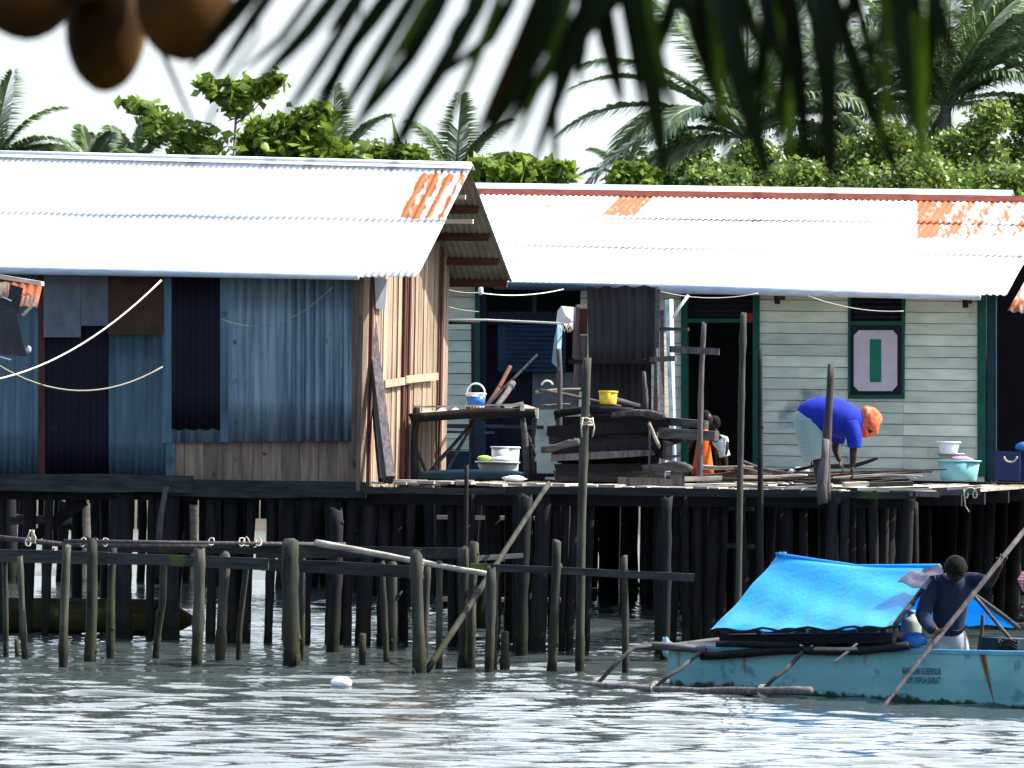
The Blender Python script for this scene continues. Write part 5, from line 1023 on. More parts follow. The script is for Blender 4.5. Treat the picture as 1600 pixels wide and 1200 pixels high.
# ---- man poling the boat
MD = 37.75
MN = thing('person', 'man in slate shirt and pale trousers standing bent in the boat, gripping a long pole', 'person', P(1482, 1080, MD))
def J_(x, y, D): return P(x, y, D)
pole_a, pole_b = P(1606, 822, 37.5), P(1377, 1108, 36.6)
def onpole(px): t_ = (1606 - px) / (1606 - 1377); return pole_a.lerp(pole_b, t_)
hr, hl = onpole(1569), onpole(1470)
footL, footR = V((P(1466, 1010, MD).x, MD, -.05)), V((P(1505, 1010, MD).x, MD + .05, -.05))
jm = {'pel': (J_(1484, 1003, MD + .1), .105), 'sp': (J_(1482, 965, MD + .05), .105), 'ch': (J_(1484, 925, MD - .08), .115), 'nb': (J_(1488, 903, MD - .18), .062), 'nk': (J_(1491, 897, MD - .24), .055),
      'sl': (J_(1458, 912, MD - .12), .062), 'el': (J_(1443, 958, MD - .15), .044), 'wl': (hl + V((-.04, .10, .02)), .030),
      'sr': (J_(1512, 905, MD - .08), .062), 'er': (J_(1548, 912, MD - .2), .044), 'wr': (hr + V((-.02, .08, -.07)), .028),
      'hl': (J_(1468, 1008, MD + .1), .085), 'kl': (V((footL.x, footL.y - .06, .28)), .06), 'al': (footL + ZX * .08, .04), 'tl': (footL + V((-.02, -.16, .03)), .035),
      'hr': (J_(1500, 1008, MD + .1), .085), 'kr': (V((footR.x, footR.y - .06, .28)), .06), 'ar': (footR + ZX * .08, .04), 'tr': (footR + V((.02, -.16, .03)), .035)}
em = [('pel', 'sp'), ('sp', 'ch'), ('ch', 'nb'), ('nb', 'nk'), ('ch', 'sl'), ('sl', 'el'), ('el', 'wl'), ('ch', 'sr'), ('sr', 'er'), ('er', 'wr'), ('pel', 'hl'), ('hl', 'kl'), ('kl', 'al'), ('al', 'tl'), ('pel', 'hr'), ('hr', 'kr'), ('kr', 'ar'), ('ar', 'tr')]
hc = P(1493, 890, MD - .36); hf = V((.10, -.80, -.60)).normalized(); hu = V((0, -.55, .83)).normalized()
pd = (pole_b - pole_a).normalized()
def exm(q):
    headgeo(q, hc, hf, hu, .25); q.tube([jm['nb'][0], jm['nk'][0], hc - hu * .06], [.06, .056, .055], 10, .5)
    hand(q, jm['wl'][0], (hl - jm['wl'][0]) + V((.02, -.01, -.01)), pd.cross(V((0, 1, 0))) * -1 + V((0, -.3, 0)), .165, 1.1, 1)
    hand(q, jm['wr'][0], (hr - jm['wr'][0]) + V((0, 0, .01)), V((0, -1, .2)), .165, 1.1, -1)
body = skin('body', jm, em, 'pel', M['skin'], MN, 2, extra=exm)
eyes(MN, hc, hf, hu, .27)
q = MB(); nsx = hf.cross(hu).normalized(); f_ = (hf - hu * hf.dot(hu)).normalized(); n_, m_ = 22, 10; vs = []; fs = []
for i in range(m_ + 1):
    ph = math.pi * .60 * i / m_
    for k in range(n_):
        a = 2 * math.pi * k / n_; r = 1 + rnd.uniform(-.025, .03); lim = 1 if math.cos(a) < .2 else .72; p2 = ph * lim
        vs.append(hc + (f_ * (.50 * math.sin(p2) * math.cos(a)) + nsx * (.44 * math.sin(p2) * math.sin(a)) + hu * (.55 * math.cos(p2))) * .25 * r)
for i in range(m_):
    for k in range(n_): a = i * n_ + k; b = i * n_ + (k + 1) % n_; fs.append((a, a + n_, b + n_, b))
q.add(vs, fs, True, .5); q.build('hair', M['hair'], MN)
js = {'b': (J_(1482, 996, MD + .08), (.150, .120)), 'b2': (J_(1482, 980, MD + .06), (.152, .122)), 'sp': (J_(1481, 958, MD + .04), (.155, .125)), 'ch': (J_(1484, 922, MD - .08), (.165, .125)), 'nb': (J_(1488, 903, MD - .17), .085),
      'sl': (J_(1459, 912, MD - .12), .085), 'ml': (J_(1449, 938, MD - .14), .078), 'el': (J_(1441, 962, MD - .15), .080), 'cl': (jm['wl'][0] + V((-.03, .04, -.0)), .050),
      'sr': (J_(1512, 905, MD - .08), .082), 'mr': (J_(1530, 905, MD - .14), .068), 'er': (J_(1546, 911, MD - .2), .060), 'cr': (jm['er'][0].lerp(jm['wr'][0], .15), .05)}
skin('shirt', js, [('b', 'b2'), ('b2', 'sp'), ('sp', 'ch'), ('ch', 'nb'), ('ch', 'sl'), ('sl', 'ml'), ('ml', 'el'), ('el', 'cl'), ('ch', 'sr'), ('sr', 'mr'), ('mr', 'er'), ('er', 'cr')], 'sp', M['shirt'], MN)
jp = {'w0': (J_(1484, 980, MD + .08), (.150, .125)), 'w': (J_(1484, 992, MD + .09), (.168, .14)), 'c': (J_(1484, 1006, MD + .1), (.165, .14)), 'l': (J_(1467, 1016, MD + .08), .095), 'l2': (V((footL.x, footL.y - .05, .30)), .085), 'l3': (footL + ZX * .16, .075), 'r': (J_(1501, 1016, MD + .08), .095), 'r2': (V((footR.x, footR.y - .05, .30)), .085), 'r3': (footR + ZX * .16, .075)}
skin('trousers', jp, [('w0', 'w'), ('w', 'c'), ('c', 'l'), ('l', 'l2'), ('l2', 'l3'), ('c', 'r'), ('r', 'r2'), ('r2', 'r3')], 'c', M['pants'], MN)
q = MB(); q.tube([js['nb'][0] + V((.075 * math.cos(t_), .06 * math.sin(t_) - .03, .035 * math.sin(t_) + .03)) for t_ in np.linspace(0, 6.3, 14)], .018, 6, cap=False); q.build('collar', M['cape'], MN)
# towel over the shoulder blowing left
q = MB(); nu, nv = 12, 8; vs = []
A, B, C, D_ = P(1402, 909, MD + .10), P(1446, 884, MD + .15), P(1484, 893, MD - .10), P(1446, 922, MD - .20)
for lay in (0, 1):
    for j in range(nv + 1):
        for i in range(nu + 1):
            u, v = i / nu, j / nv; p = A.lerp(B, v).lerp(D_.lerp(C, v), u); p = p + V((0, -.02, .010 * math.sin(u * 9 + v * 4) + .010 * math.sin(v * 14)))
            if i < 3: p = p + V((.012 * math.sin(v * 11), 0, .02 * math.sin(v * 5)))
            vs.append(p + V((0, .008 * lay, -.004 * lay)))
W = nu + 1; H = W * (nv + 1); fs = []
for j in range(nv):
    for i in range(nu): a = j * W + i; fs += [(a, a + 1, a + 1 + W, a + W), (a + H, a + W + H, a + W + 1 + H, a + 1 + H)]
q.add(vs, fs, True, .5); single('shoulder_towel', q, M['cape'], 'mauve grey towel draped over the boatman\'s left shoulder, flying to the left', 'towel')
q = MB(); q.tube([pole_a + (pole_a - pole_b).normalized() * .5, pole_a.lerp(pole_b, .3), pole_a.lerp(pole_b, .6), pole_b, pole_b + pd * .7], [.022, .023, .022, .017, .013], 9, .7); single('punting_pole', q, M['old'], 'long straight pole held slanting by the man in the boat', 'pole')
# ---- woman bent over
WD = 44.75; s_ = FPX / WD
WM = thing('person', 'woman in a royal blue shirt and plaid shorts bent double over the sticks', 'person', P(1283, 768, WD))
def W_(x, y, d=0): return P(x, y, WD + d)
jw = {'pel': (W_(1268, 655), .13), 'sp': (W_(1292, 647), .13), 'ch': (W_(1325, 655), .13), 'nb': (W_(1344, 664), .06), 'nk': (W_(1350, 668), .055),
      'hl': (W_(1268, 668, -.06), .08), 'kl': (W_(1277, 718, -.07), .052), 'cl': (W_(1278, 738, -.08), .052), 'al': (W_(1281, 759, -.10), .035), 'fl': (W_(1293, 767, -.10), .030),
      'hr': (W_(1268, 668, .06), .08), 'kr': (W_(1279, 718, .07), .050), 'cr': (W_(1286, 738, .14), .050), 'ar': (W_(1290, 758, .14), .033), 'fr': (W_(1302, 765, .14), .028),
      'sl': (W_(1334, 672, -.15), .055), 'el': (W_(1333, 708, -.18), .042), 'el2': (W_(1333, 716, -.18), .040), 'wl': (W_(1331, 730, -.16), .028),
      'sr': (W_(1312, 670, .15), .055), 'er': (W_(1304, 700, .18), .040), 'wr': (W_(1312, 722, .14), .027)}
ew = [('pel', 'sp'), ('sp', 'ch'), ('ch', 'nb'), ('nb', 'nk'), ('pel', 'hl'), ('hl', 'kl'), ('kl', 'cl'), ('cl', 'al'), ('al', 'fl'), ('pel', 'hr'), ('hr', 'kr'), ('kr', 'cr'), ('cr', 'ar'), ('ar', 'fr'), ('ch', 'sl'), ('sl', 'el'), ('el', 'el2'), ('el2', 'wl'), ('ch', 'sr'), ('sr', 'er'), ('er', 'wr')]
whc = W_(1356, 664, -.02); whf = V((.25, -.25, -.93)).normalized(); whu = V((.93, 0, .25)).normalized(); whu = (V((.90, 0, -.25))).normalized()
def exw(q):
    headgeo(q, whc, whf, whu, .235); hand(q, jw['wl'][0], V((.15, 0, -1)), V((-1, 0, 0)), .16, .7, 1); hand(q, jw['wr'][0], V((.5, 0, -1)), V((-1, .2, 0)), .16, .8, -1)
    for f_ in ('fl', 'fr'): q.ell(jw[f_][0] + V((.01, 0, -.008)), V((.10, 0, 0)), V((0, .042, 0)), V((0, 0, .028)), 10, 7, .5)
skin('body', jw, ew, 'pel', M['skin'], WM, 2, extra=exw)
def smoothtube(q, pts, n=18, per=5, depth=1.0):
    P_ = [V(p[0]) for p in pts]; R_ = [p[1] for p in pts]; out = []; rr = []
    for i in range(len(P_) - 1):
        p0, p1, p2, p3 = P_[max(0, i - 1)], P_[i], P_[i + 1], P_[min(len(P_) - 1, i + 2)]; r0_, r1_, r2_, r3_ = R_[max(0, i - 1)], R_[i], R_[i + 1], R_[min(len(P_) - 1, i + 2)]
        for k in range(per + (i == len(P_) - 2)):
            t = k / per; h = lambda a, b, c, d: .5 * ((2 * b) + (c - a) * t + (2 * a - 5 * b + 4 * c - d) * t * t + (3 * b - a - 3 * c + d) * t ** 3)
            out.append(h(p0, p1, p2, p3)); rr.append(h(r0_, r1_, r2_, r3_) * (1 + .008 * math.sin(len(out) * 1.9)))
    q.tube(out, rr, n, .5)
q = MB(); smoothtube(q, [(W_(1250, 657), .06), (W_(1255, 654), .14), (W_(1268, 650), .185), (W_(1288, 649), .215), (W_(1308, 653), .215), (W_(1328, 660), .19), (W_(1342, 665), .14), (W_(1349, 668), .075)])
for sg, pts in ((-1, [(W_(1328, 664, -.10), .11), (W_(1334, 680, -.15), .092), (W_(1335, 694, -.17), .080), (W_(1335, 699, -.17), .076)]), (1, [(W_(1310, 664, .10), .10), (W_(1310, 682, .15), .085), (W_(1308, 692, .16), .075)])): smoothtube(q, pts, 14)
q.build('shirt', M['blues'], WM)
q = MB(); smoothtube(q, [(W_(1268, 646), .10), (W_(1264, 652), .165), (W_(1265, 668), .170), (W_(1268, 688), .155), (W_(1273, 705), .150), (W_(1276, 717), .152)], 20); q.build('shorts', M['plaid'], WM)
q = MB(); b0 = len(q.v); q.ell(W_(1356, 659), V((.135, 0, -.06)), V((0, .125, 0)), V((.06, 0, .16)), 22, 16, .5)
vs2 = []
for v in q.v:
    p = V(v); a = p - W_(1356, 659); k = 1 + .05 * math.sin(a.x * 45 + a.z * 20) + .05 * math.sin(a.z * 38 - a.y * 30); vs2.append(tuple(W_(1356, 659) + a * k))
q.v = vs2; q.build('headscarf', M['wrap'], WM)
# ---- children
CD = 50.5
C1 = thing('person', 'child in a sleeveless orange dress standing in the doorway, one arm stretched out', 'person', P(1097, 746, CD))
def K_(x, y, d=0): return P(x, y, CD + d)
jc = {'pel': (K_(1096, 703), .07), 'ch': (K_(1097, 682), .07), 'nk': (K_(1100, 670), .03), 'sl': (K_(1086, 678), .034), 'el': (K_(1079, 694), .025), 'wl': (K_(1076, 703), .018), 'sr': (K_(1109, 680), .034), 'er': (K_(1113, 695, -.03), .024), 'wr': (K_(1120, 703, -.08), .017),
      'hl': (K_(1091, 712), .045), 'kl': (K_(1090, 730), .032), 'al': (K_(1090, 744), .022), 'fl': (K_(1091, 748, -.08), .02), 'hr': (K_(1102, 712), .045), 'kr': (K_(1102, 730), .032), 'ar': (K_(1102, 744), .022), 'fr': (K_(1103, 748, -.08), .02)}
ec = [('pel', 'ch'), ('ch', 'nk'), ('ch', 'sl'), ('sl', 'el'), ('el', 'wl'), ('ch', 'sr'), ('sr', 'er'), ('er', 'wr'), ('pel', 'hl'), ('hl', 'kl'), ('kl', 'al'), ('al', 'fl'), ('pel', 'hr'), ('hr', 'kr'), ('kr', 'ar'), ('ar', 'fr')]
c1h = K_(1103, 655); cf = V((.9, -.35, -.15)).normalized()
def exc(q):
    headgeo(q, c1h, cf, ZX, .185); q.tube([jc['ch'][0], jc['nk'][0], c1h - ZX * .05], [.04, .03, .035], 8, .5)
    hand(q, jc['wl'][0], V((-.1, 0, -1)), V((1, 0, 0)), .085, .5, 1); hand(q, jc['wr'][0], V((1, -.3, -.4)), V((0, 0, -1)), .085, .4, -1)
skin('body', jc, ec, 'pel', M['skin'], C1, 2, extra=exc); eyes(C1, c1h, cf, ZX, .185)
q = MB(); q.ell(c1h + V((-.018, .01, .022)), V((.088, 0, 0)), V((0, .082, 0)), V((0, 0, .092)), 16, 12, .5, .04); q.build('hair', M['hair'], C1)
q = MB(); base = K_(1098, 742); Hs = FPX / CD
q.lathe(base, [(.145, 0), (.125, 10 / Hs * 1.6), (.105, .24), (.085, .38), (.088, .47), (.07, .54), (.035, .575)], 20, sy=.75, tint=.5); vs2 = []
for v in q.v:
    p = V(v); a = math.atan2(p.y - base.y, p.x - base.x); hh = p.z - base.z; k = 1 + .05 * math.sin(a * 6) * max(0, 1 - hh / .4); vs2.append((base.x + (p.x - base.x) * k, base.y + (p.y - base.y) * k, p.z))
q.v = vs2; q.build('dress', M['oran'], C1)
CD2 = 51.4
C2 = thing('person', 'smaller child in a white shirt standing in the dark doorway behind the orange dress', 'person', P(1128, 746, CD2))
def K2(x, y, d=0): return P(x, y, CD2 + d)
jd = {'pel': (K2(1128, 712), .07), 'ch': (K2(1124, 688), .07), 'nk': (K2(1119, 676), .028), 'sl': (K2(1118, 685, .05), .03), 'el': (K2(1117, 700, .06), .024), 'wl': (K2(1120, 712, .02), .017), 'sr': (K2(1134, 687, -.06), .032), 'er': (K2(1136, 702, -.07), .024), 'wr': (K2(1134, 712, -.08), .017),
      'hl': (K2(1123, 718), .045), 'kl': (K2(1123, 734), .032), 'al': (K2(1123, 746), .022), 'hr': (K2(1133, 718), .045), 'kr': (K2(1133, 734), .032), 'ar': (K2(1133, 746), .022)}
c2h = K2(1114, 663); c2f = V((-.8, -.5, -.2)).normalized()
def exd(q):
    headgeo(q, c2h, c2f, ZX, .18); q.tube([jd['ch'][0], jd['nk'][0], c2h - ZX * .05], [.04, .03, .035], 8, .5)
    hand(q, jd['wl'][0], V((.3, 0, -1)), V((0, 1, 0)), .08, .5, 1); hand(q, jd['wr'][0], V((-.1, 0, -1)), V((-1, 0, 0)), .085, .4, -1)
skin('body', jd, [e for e in ec if e[0] not in ('al', 'ar')], 'pel', M['skin'], C2, 2, extra=exd); eyes(C2, c2h, c2f, ZX, .18)
q = MB(); q.ell(c2h + V((.012, .01, .022)), V((.084, 0, 0)), V((0, .082, 0)), V((0, 0, .09)), 16, 12, .5, .04); q.build('hair', M['hair'], C2)
jt = {'b': (K2(1132, 715), (.115, .095)), 'm': (K2(1128, 700), (.10, .085)), 'c': (K2(1124, 686), (.085, .075)), 'n': (K2(1120, 678), .045), 's': (K2(1133, 686, -.05), .048), 'e': (K2(1136, 694, -.06), .04)}
skin('shirt', jt, [('b', 'm'), ('m', 'c'), ('c', 'n'), ('c', 's'), ('s', 'e')], 'm', M['whites'], C2)
# pink cloth at the far right edge
clothm('checked_cloth', 'red and white checked cloth hanging at the far right edge above the water', 'plaidr', [(1590, 905), (1597, 893), (1625, 890), (1625, 930), (1598, 924)], 45.0)
# ================================================================== TREES
def leaves(q_pts, size, r, m, name, parent, elong=1.6, tintf=None, n_per=1, jit=.35):
    """q_pts: N x 3 array of leaf centres"""
    n = len(q_pts); c = np.asarray(q_pts); a = r.normal(size=(n, 3)); a[:, 2] *= .6; a /= np.linalg.norm(a, axis=1)[:, None]
    b = r.normal(size=(n, 3)); b -= a * (a * b).sum(1)[:, None]; b /= np.linalg.norm(b, axis=1)[:, None]; nn = np.cross(a, b)
    s = size * r.uniform(.45, 1.6, n)[:, None]
    v0 = c - a * s * elong * .5; v1 = c + b * s * .5 + nn * s * .08; v2 = c + a * s * elong * .5 - nn * s * .12; v3 = c - b * s * .5 + nn * s * .08
    co = np.stack([v0, v1, v2, v3], 1).reshape(-1, 3) - np.array(wloc(parent)); me = bpy.data.meshes.new(name)
    me.vertices.add(4 * n); me.vertices.foreach_set('co', co.reshape(-1)); idx = np.arange(4 * n).reshape(n, 4)
    tri = np.concatenate([idx[:, [0, 1, 2]], idx[:, [0, 2, 3]]], 1).reshape(-1); me.loops.add(len(tri)); me.loops.foreach_set('vertex_index', tri)
    me.polygons.add(2 * n); me.polygons.foreach_set('loop_start', np.arange(2 * n) * 3); me.polygons.foreach_set('loop_total', np.full(2 * n, 3)); me.update(calc_edges=True)
    at = me.attributes.new('tint', 'FLOAT', 'POINT'); at.data.foreach_set('value', np.repeat(r.uniform(0, 1, n), 4)); me.materials.append(m)
    o = bpy.data.objects.new(name, me); COL.objects.link(o); o.parent = parent; return o
def tree(nm, label, px, pyt, wpx, hpx, D, n, leaf, m, seed, group=None, clumps=14, trunkr=.10, shape=None, cat='tree', spread=.30):
    r = np.random.RandomState(seed); c = P(px, pyt + hpx / 2, D); s = FPX / D; W2 = wpx / s / 2; H2 = hpx / s / 2; base = V((c.x, D, gz(c.x, D) - .1))
    t_ = thing(nm, label, cat, base, group); cl = []
    if shape: cl = [(np.array(P(x, y, D + r.uniform(-.5, .5))), rr / s) for x, y, rr in shape]
    else:
        for k in range(clumps):
            d = r.normal(size=3); d /= np.linalg.norm(d); d *= r.uniform(.35, .95) ** .6; cl.append((np.array([c.x + d[0] * W2 * .85, c.y + d[1] * W2 * .7, c.z + d[2] * H2 * .85]), W2 * r.uniform(.28, .50)))
    q = MB(); top = V((c.x, D, c.z - H2 * .1)); mid = base.lerp(top, .55) + V((r.uniform(-.15, .15), 0, 0)); q.tube([base, mid, top], [trunkr, trunkr * .75, trunkr * .4], 8)
    for cc, rr in cl: e = V(cc); a = mid.lerp(top, r.uniform(.9, 1) if shape else r.uniform(.2, 1)); q.tube([a, a.lerp(e, .5) + V((0, 0, -.08 * (e - a).length)), e], [trunkr * .35, trunkr * .2, trunkr * .08], 5)
    q.build('trunk', M['bark'], t_)
    per = n // len(cl); pts = []
    for cc, rr in cl:
        d = r.normal(size=(per, 3)); d /= np.linalg.norm(d, axis=1)[:, None]
        if shape: pts.append(cc + r.normal(size=(per, 3)) * rr * np.array([.95, .9, .72])); continue
        rad = rr * (r.uniform(.3, 1.1, per) * r.choice([1, 1, 1, 1.35], per))[:, None]; pts.append(cc + d * rad * np.array([1, 1, .8]))
    leaves(np.concatenate(pts), leaf, r, M[m], 'crown', t_); return t_
def frondmesh(q, base, d0, L, droop, n, ll, seed, wid=.028, up=V((0, 0, 1)), hang=.5, tw=0):
    r = random.Random(seed); pts = []; d = d0.normalized(); p = base.copy(); st = 12
    for i in range(st + 1):
        pts.append(p.copy()); p = p + d * (L / st); d = (d + V((0, 0, -droop / st * (1 + i / st)))).normalized()
    rach_r = [.030 * (1 - .85 * i / st) + .004 for i in range(st + 1)]; q.tube(pts, rach_r, 5, .3)
    for k in range(n):
        t_ = .10 + .90 * k / n; f = t_ * st; i = min(st - 1, int(f)); p = pts[i].lerp(pts[i + 1], f - i); dd = (pts[i + 1] - pts[i]).normalized()
        sd = dd.cross(up).normalized() if abs(dd.dot(up)) < .99 else V((1, 0, 0)); l = ll * (math.sin(math.pi * (.12 + .83 * t_)) ** .7) * r.uniform(.85, 1.1)
        for sg in (-1, 1):
            o = (sd * sg * (1 - .2 * t_) + dd * (.45 + .7 * t_) + V((r.uniform(-.08, .08), r.uniform(-.08, .08), .25 - hang * .4 + r.uniform(-.08, .08)))).normalized()
            m_ = p + o * l * .5 ; e = m_ + (o + V((0, 0, -hang * 1.2))).normalized() * l * .5; wv = o.cross(V((0, 0, 1))).normalized() * wid / 2 + V((0, 0, wid * .25 * sg))
            q.add([p - wv * .5, p + wv * .5, m_ + wv, e, m_ - wv], [(0, 1, 2, 4), (4, 2, 3)], tint=r.random())
def palm(nm, label, px, py, D, seed, fr, L=3.9, ll=.95, group='palms beyond the roofs', m='palm', n=92, wid=.062, lean=0, tr=.13):
    c = P(px, py, D); base = V((c.x + lean, D, gz(c.x, D) - .2)); t_ = thing(nm, label, 'palm', base, group)
    q = MB(); st = 16; q.tube([base.lerp(c, i / st) + V((-lean * .25 * math.sin(math.pi * i / st), 0, 0)) for i in range(st + 1)], [tr * (1.3 - .45 * i / st) * (1 + .05 * (i % 2)) for i in range(st + 1)], 9); q.build('trunk', M['bark'], t_)
    r_ = random.Random(seed); fr = list(fr) + [(f[0] + r_.uniform(-11, 11), -f[1] + r_.uniform(-.3, .3), f[2] * r_.uniform(.8, 1.05), f[3] * r_.uniform(.9, 1.3)) for f in fr[1:]] if L > 3 else fr
    for k, f in enumerate(fr):
        ang, yy, ls, dr = f[:4]; a = math.radians(ang); d = V((math.cos(a), yy, math.sin(a))); q = MB(); frondmesh(q, c, d, L * ls, dr, n, ll, seed * 31 + k, wid); q.build('frond', M[f[4] if len(f) > 4 else m], t_)
    return t_
# right side palms
palm('coconut_palm', 'tall palm whose fronds spread at the top right corner, one spear leaf yellow', 1478, 165, 82, 1, [(88, .1, .75, .1, 'palmy'), (75, -.2, .9, .5), (62, .1, 1.1, .9), (48, -.3, 1.1, 1.0), (38, .3, 1.0, 1.2), (20, -.2, .9, 1.2), (100, -.3, 1.0, .5), (118, .1, 1.1, .9), (135, .3, 1.1, 1.1), (152, -.2, 1.0, 1.2), (165, .2, .9, 1.3), (60, .6, 1, .8), (125, -.6, 1, .9)])
palm('coconut_palm', 'palm with arching left fronds behind the hanging near leaves, centre right', 1165, 215, 80, 2, [(150, .1, 1.0, .9), (165, -.2, .95, 1.1), (130, .2, 1.0, .9), (110, -.2, 1.05, .7), (92, .1, 1.05, .5), (75, -.3, 1.0, .8), (55, .2, .9, 1.0), (35, -.2, .8, 1.2), (140, .5, .9, 1.3), (175, .3, .8, 1.3)])
palm('coconut_palm', 'palm standing between the two big right palms, partly hidden by shrubs', 1325, 185, 86, 3, [(95, .1, 1.15, .5), (78, -.2, 1.1, .7), (112, .2, 1.1, .8), (60, .2, 1.0, 1.0), (130, -.3, 1.05, 1.0), (40, -.2, .9, 1.3), (148, .3, .95, 1.2), (165, -.2, .8, 1.3), (20, .2, .8, 1.3)])
palm('coconut_palm', 'palm leaning in from the right edge with long drooping fronds', 1612, 120, 84, 4, [(130, .1, .9, .9), (150, -.2, .9, 1.2), (110, .3, .9, .7), (168, .2, .8, 1.2), (90, -.1, .9, .5), (70, .2, .9, .8)])
palm('coconut_palm', 'grey green palm at the left edge, fronds arching over the shack roof', -15, 262, 80, 5, [(62, .1, .75, .9), (45, -.2, .80, 1.1), (28, .2, .85, 1.3), (80, -.3, .8, .6), (55, .5, .75, 1.4), (95, .2, .7, .7), (15, -.3, .85, .9), (36, .2, .62, .6)], L=2.6, ll=.6)
palm('coconut_palm', 'low palm tip showing just over the ridge, second from the left', 143, 272, 85, 6, [(100, .1, .5, .4), (75, -.2, .5, .8), (125, .2, .5, .8), (55, .1, .5, .9), (145, 0, .5, .9), (88, .3, .45, .4)], L=2.0, ll=.55)
palm('coconut_palm', 'pale feathery palm tip left of the branching shrub tree', 205, 270, 88, 7, [(80, .1, .75, .4), (60, -.2, .6, .8), (105, .2, .6, .8), (40, .1, .5, .9), (130, 0, .5, .9)], L=2.0, ll=.55)
palm('coconut_palm', 'pale palm tip showing above the ridge near the gable end', 712, 285, 88, 8, [(88, .1, .8, .4), (65, -.2, .8, .8), (112, .2, .75, .8), (45, .1, .8, .9), (132, 0, .7, .9)], L=2.4, ll=.6)
palm('coconut_palm', 'small palm tuft behind the shrub at the middle of the far roof', 985, 285, 88, 9, [(88, .1, .55, .4), (60, -.2, .6, .8), (120, .2, .6, .8), (40, .1, .6, .9), (145, 0, .6, .9)], L=2.0, ll=.5)
palm('coconut_palm', 'dim palm behind the dark shrub left of the gable', 520, 268, 90, 10, [(90, .1, .8, .4), (62, -.2, .8, .8), (120, .2, .75, .8), (42, .1, .8, .9), (140, 0, .7, .9)], L=2.4, ll=.6)
# broad trees at right
RT = [(1062, 185, 130, 170, 84, 'leafd', 'dark round tree at the left end of the green belt'), (1185, 215, 140, 120, 78, 'leaf', 'low bushy tree under the centre right palm'), (1290, 190, 170, 150, 82, 'leafd', 'dark tree behind the hanging near leaves'), (1375, 195, 150, 140, 77, 'leaf', 'light speckled tree left of the yellow speared palm'),
      (1452, 175, 150, 160, 80, 'leaf', 'tall speckled tree under the yellow speared palm'), (1530, 160, 150, 180, 77, 'leaf', 'bright speckled tree near the right edge'), (1610, 135, 150, 210, 81, 'leaf', 'tallest leafy tree cut by the right edge'), (1120, 250, 120, 70, 75, 'leaf', 'small bush over the far roof ridge, centre right'), (1240, 250, 150, 70, 74, 'leaf', 'long low bush over the far roof ridge'), (1420, 250, 190, 80, 74, 'leaf', 'wide low bush over the ridge beneath the tall palm'), (1560, 255, 190, 80, 74, 'leaf', 'wide low bush over the ridge at the right edge')]
for i, (px, y, w_, h_, D, m, lb) in enumerate(RT): tree('leafy_tree', lb, px, y - 5, w_, h_ + 60, D, 20000 if h_ > 100 else 11000, .062, m, 40 + i, 'broad leaved trees beyond the far roof', clumps=22)
tree('leafy_shrub', 'rounded shrub over the middle of the far roof ridge', 990, 245, 80, 90, 76, 3000, .10, 'leafb', 60, clumps=10, cat='shrub')
# left shrubs drawn by their own clump layouts
tree('spreading_tree', 'sparse tree whose bent leafy branch reaches out left over the shack ridge', 290, 165, 150, 90, 72, 850, .12, 'leafb', 61, shape=[(204, 164, 7), (222, 172, 9), (240, 180, 12), (255, 192, 12), (268, 190, 11), (250, 208, 10), (272, 215, 13), (240, 216, 7), (290, 205, 14), (312, 215, 16), (330, 232, 18), (290, 235, 16)], trunkr=.05)
tree('slim_tree', 'slim tree with a flat umbrella crown standing above the shack ridge', 370, 125, 110, 60, 72, 850, .12, 'leafb', 62, shape=[(322, 132, 8), (338, 140, 10), (352, 140, 12), (368, 145, 15), (385, 142, 13), (402, 140, 11), (420, 134, 10), (433, 126, 8), (370, 160, 13), (360, 155, 10), (374, 172, 9)], trunkr=.05)
tree('leafy_shrub', 'dark shrub rising to the right behind the shack ridge, left of centre', 460, 180, 150, 90, 73, 2300, .13, 'leafb', 63, shape=[(402, 215, 14), (420, 205, 16), (440, 220, 22), (465, 205, 16), (480, 190, 14), (500, 180, 10), (490, 225, 22), (515, 240, 18), (410, 240, 18), (455, 240, 20), (540, 248, 14), (390, 250, 14)], cat='shrub')
tree('leafy_shrub', 'small pale shrub over the shack ridge near its right end', 600, 235, 80, 50, 74, 1400, .09, 'leafb', 64, shape=[(580, 245, 11), (598, 242, 13), (615, 246, 13), (632, 240, 10), (645, 248, 12)], cat='shrub')
tree('vine_shrub', 'bright green big leaved shrub between the gable and the far ridge', 790, 250, 140, 50, 66, 900, .15, 'leafb', 65, shape=[(742, 266, 10), (756, 268, 13), (772, 262, 11), (790, 272, 13), (808, 258, 9), (815, 268, 9), (845, 272, 10), (862, 268, 10), (880, 268, 8), (775, 278, 12), (800, 280, 12), (860, 282, 10)], cat='shrub')
t_ = thing('banana_plant', 'clump of broad upright yellow green leaves behind the shack ridge', 'plant', V((P(310, 250, 75).x, 75, gz(-5, 75))))
for k in range(7):
    q = MB(); x = 282 + k * 9; c = P(x, 262, 75); tp = P(x + rnd.uniform(-8, 8), rnd.uniform(198, 222), 75 + rnd.uniform(-.3, .3)); m_ = c.lerp(tp, .5); wv = V((.11, rnd.uniform(-.05, .05), 0)); q.add([c - wv * .3, c + wv * .3, m_ + wv, tp, m_ - wv, m_ + V((0, -.04, 0))], [(0, 1, 2, 5), (5, 2, 3), (4, 5, 3), (0, 5, 4)]); q.build('leaf', M['palmy'], t_)
q = MB(); c = P(310, 262, 75); q.tube([V((c.x, 75, gz(c.x, 75) - .1)), c], [.12, .1], 8); q.build('stem', M['bark'], t_)
t_ = thing('spear_plant', 'single upright blade leaved plant sticking up over the ridge', 'plant', V((P(625, 250, 74).x, 74, gz(-2, 74))))
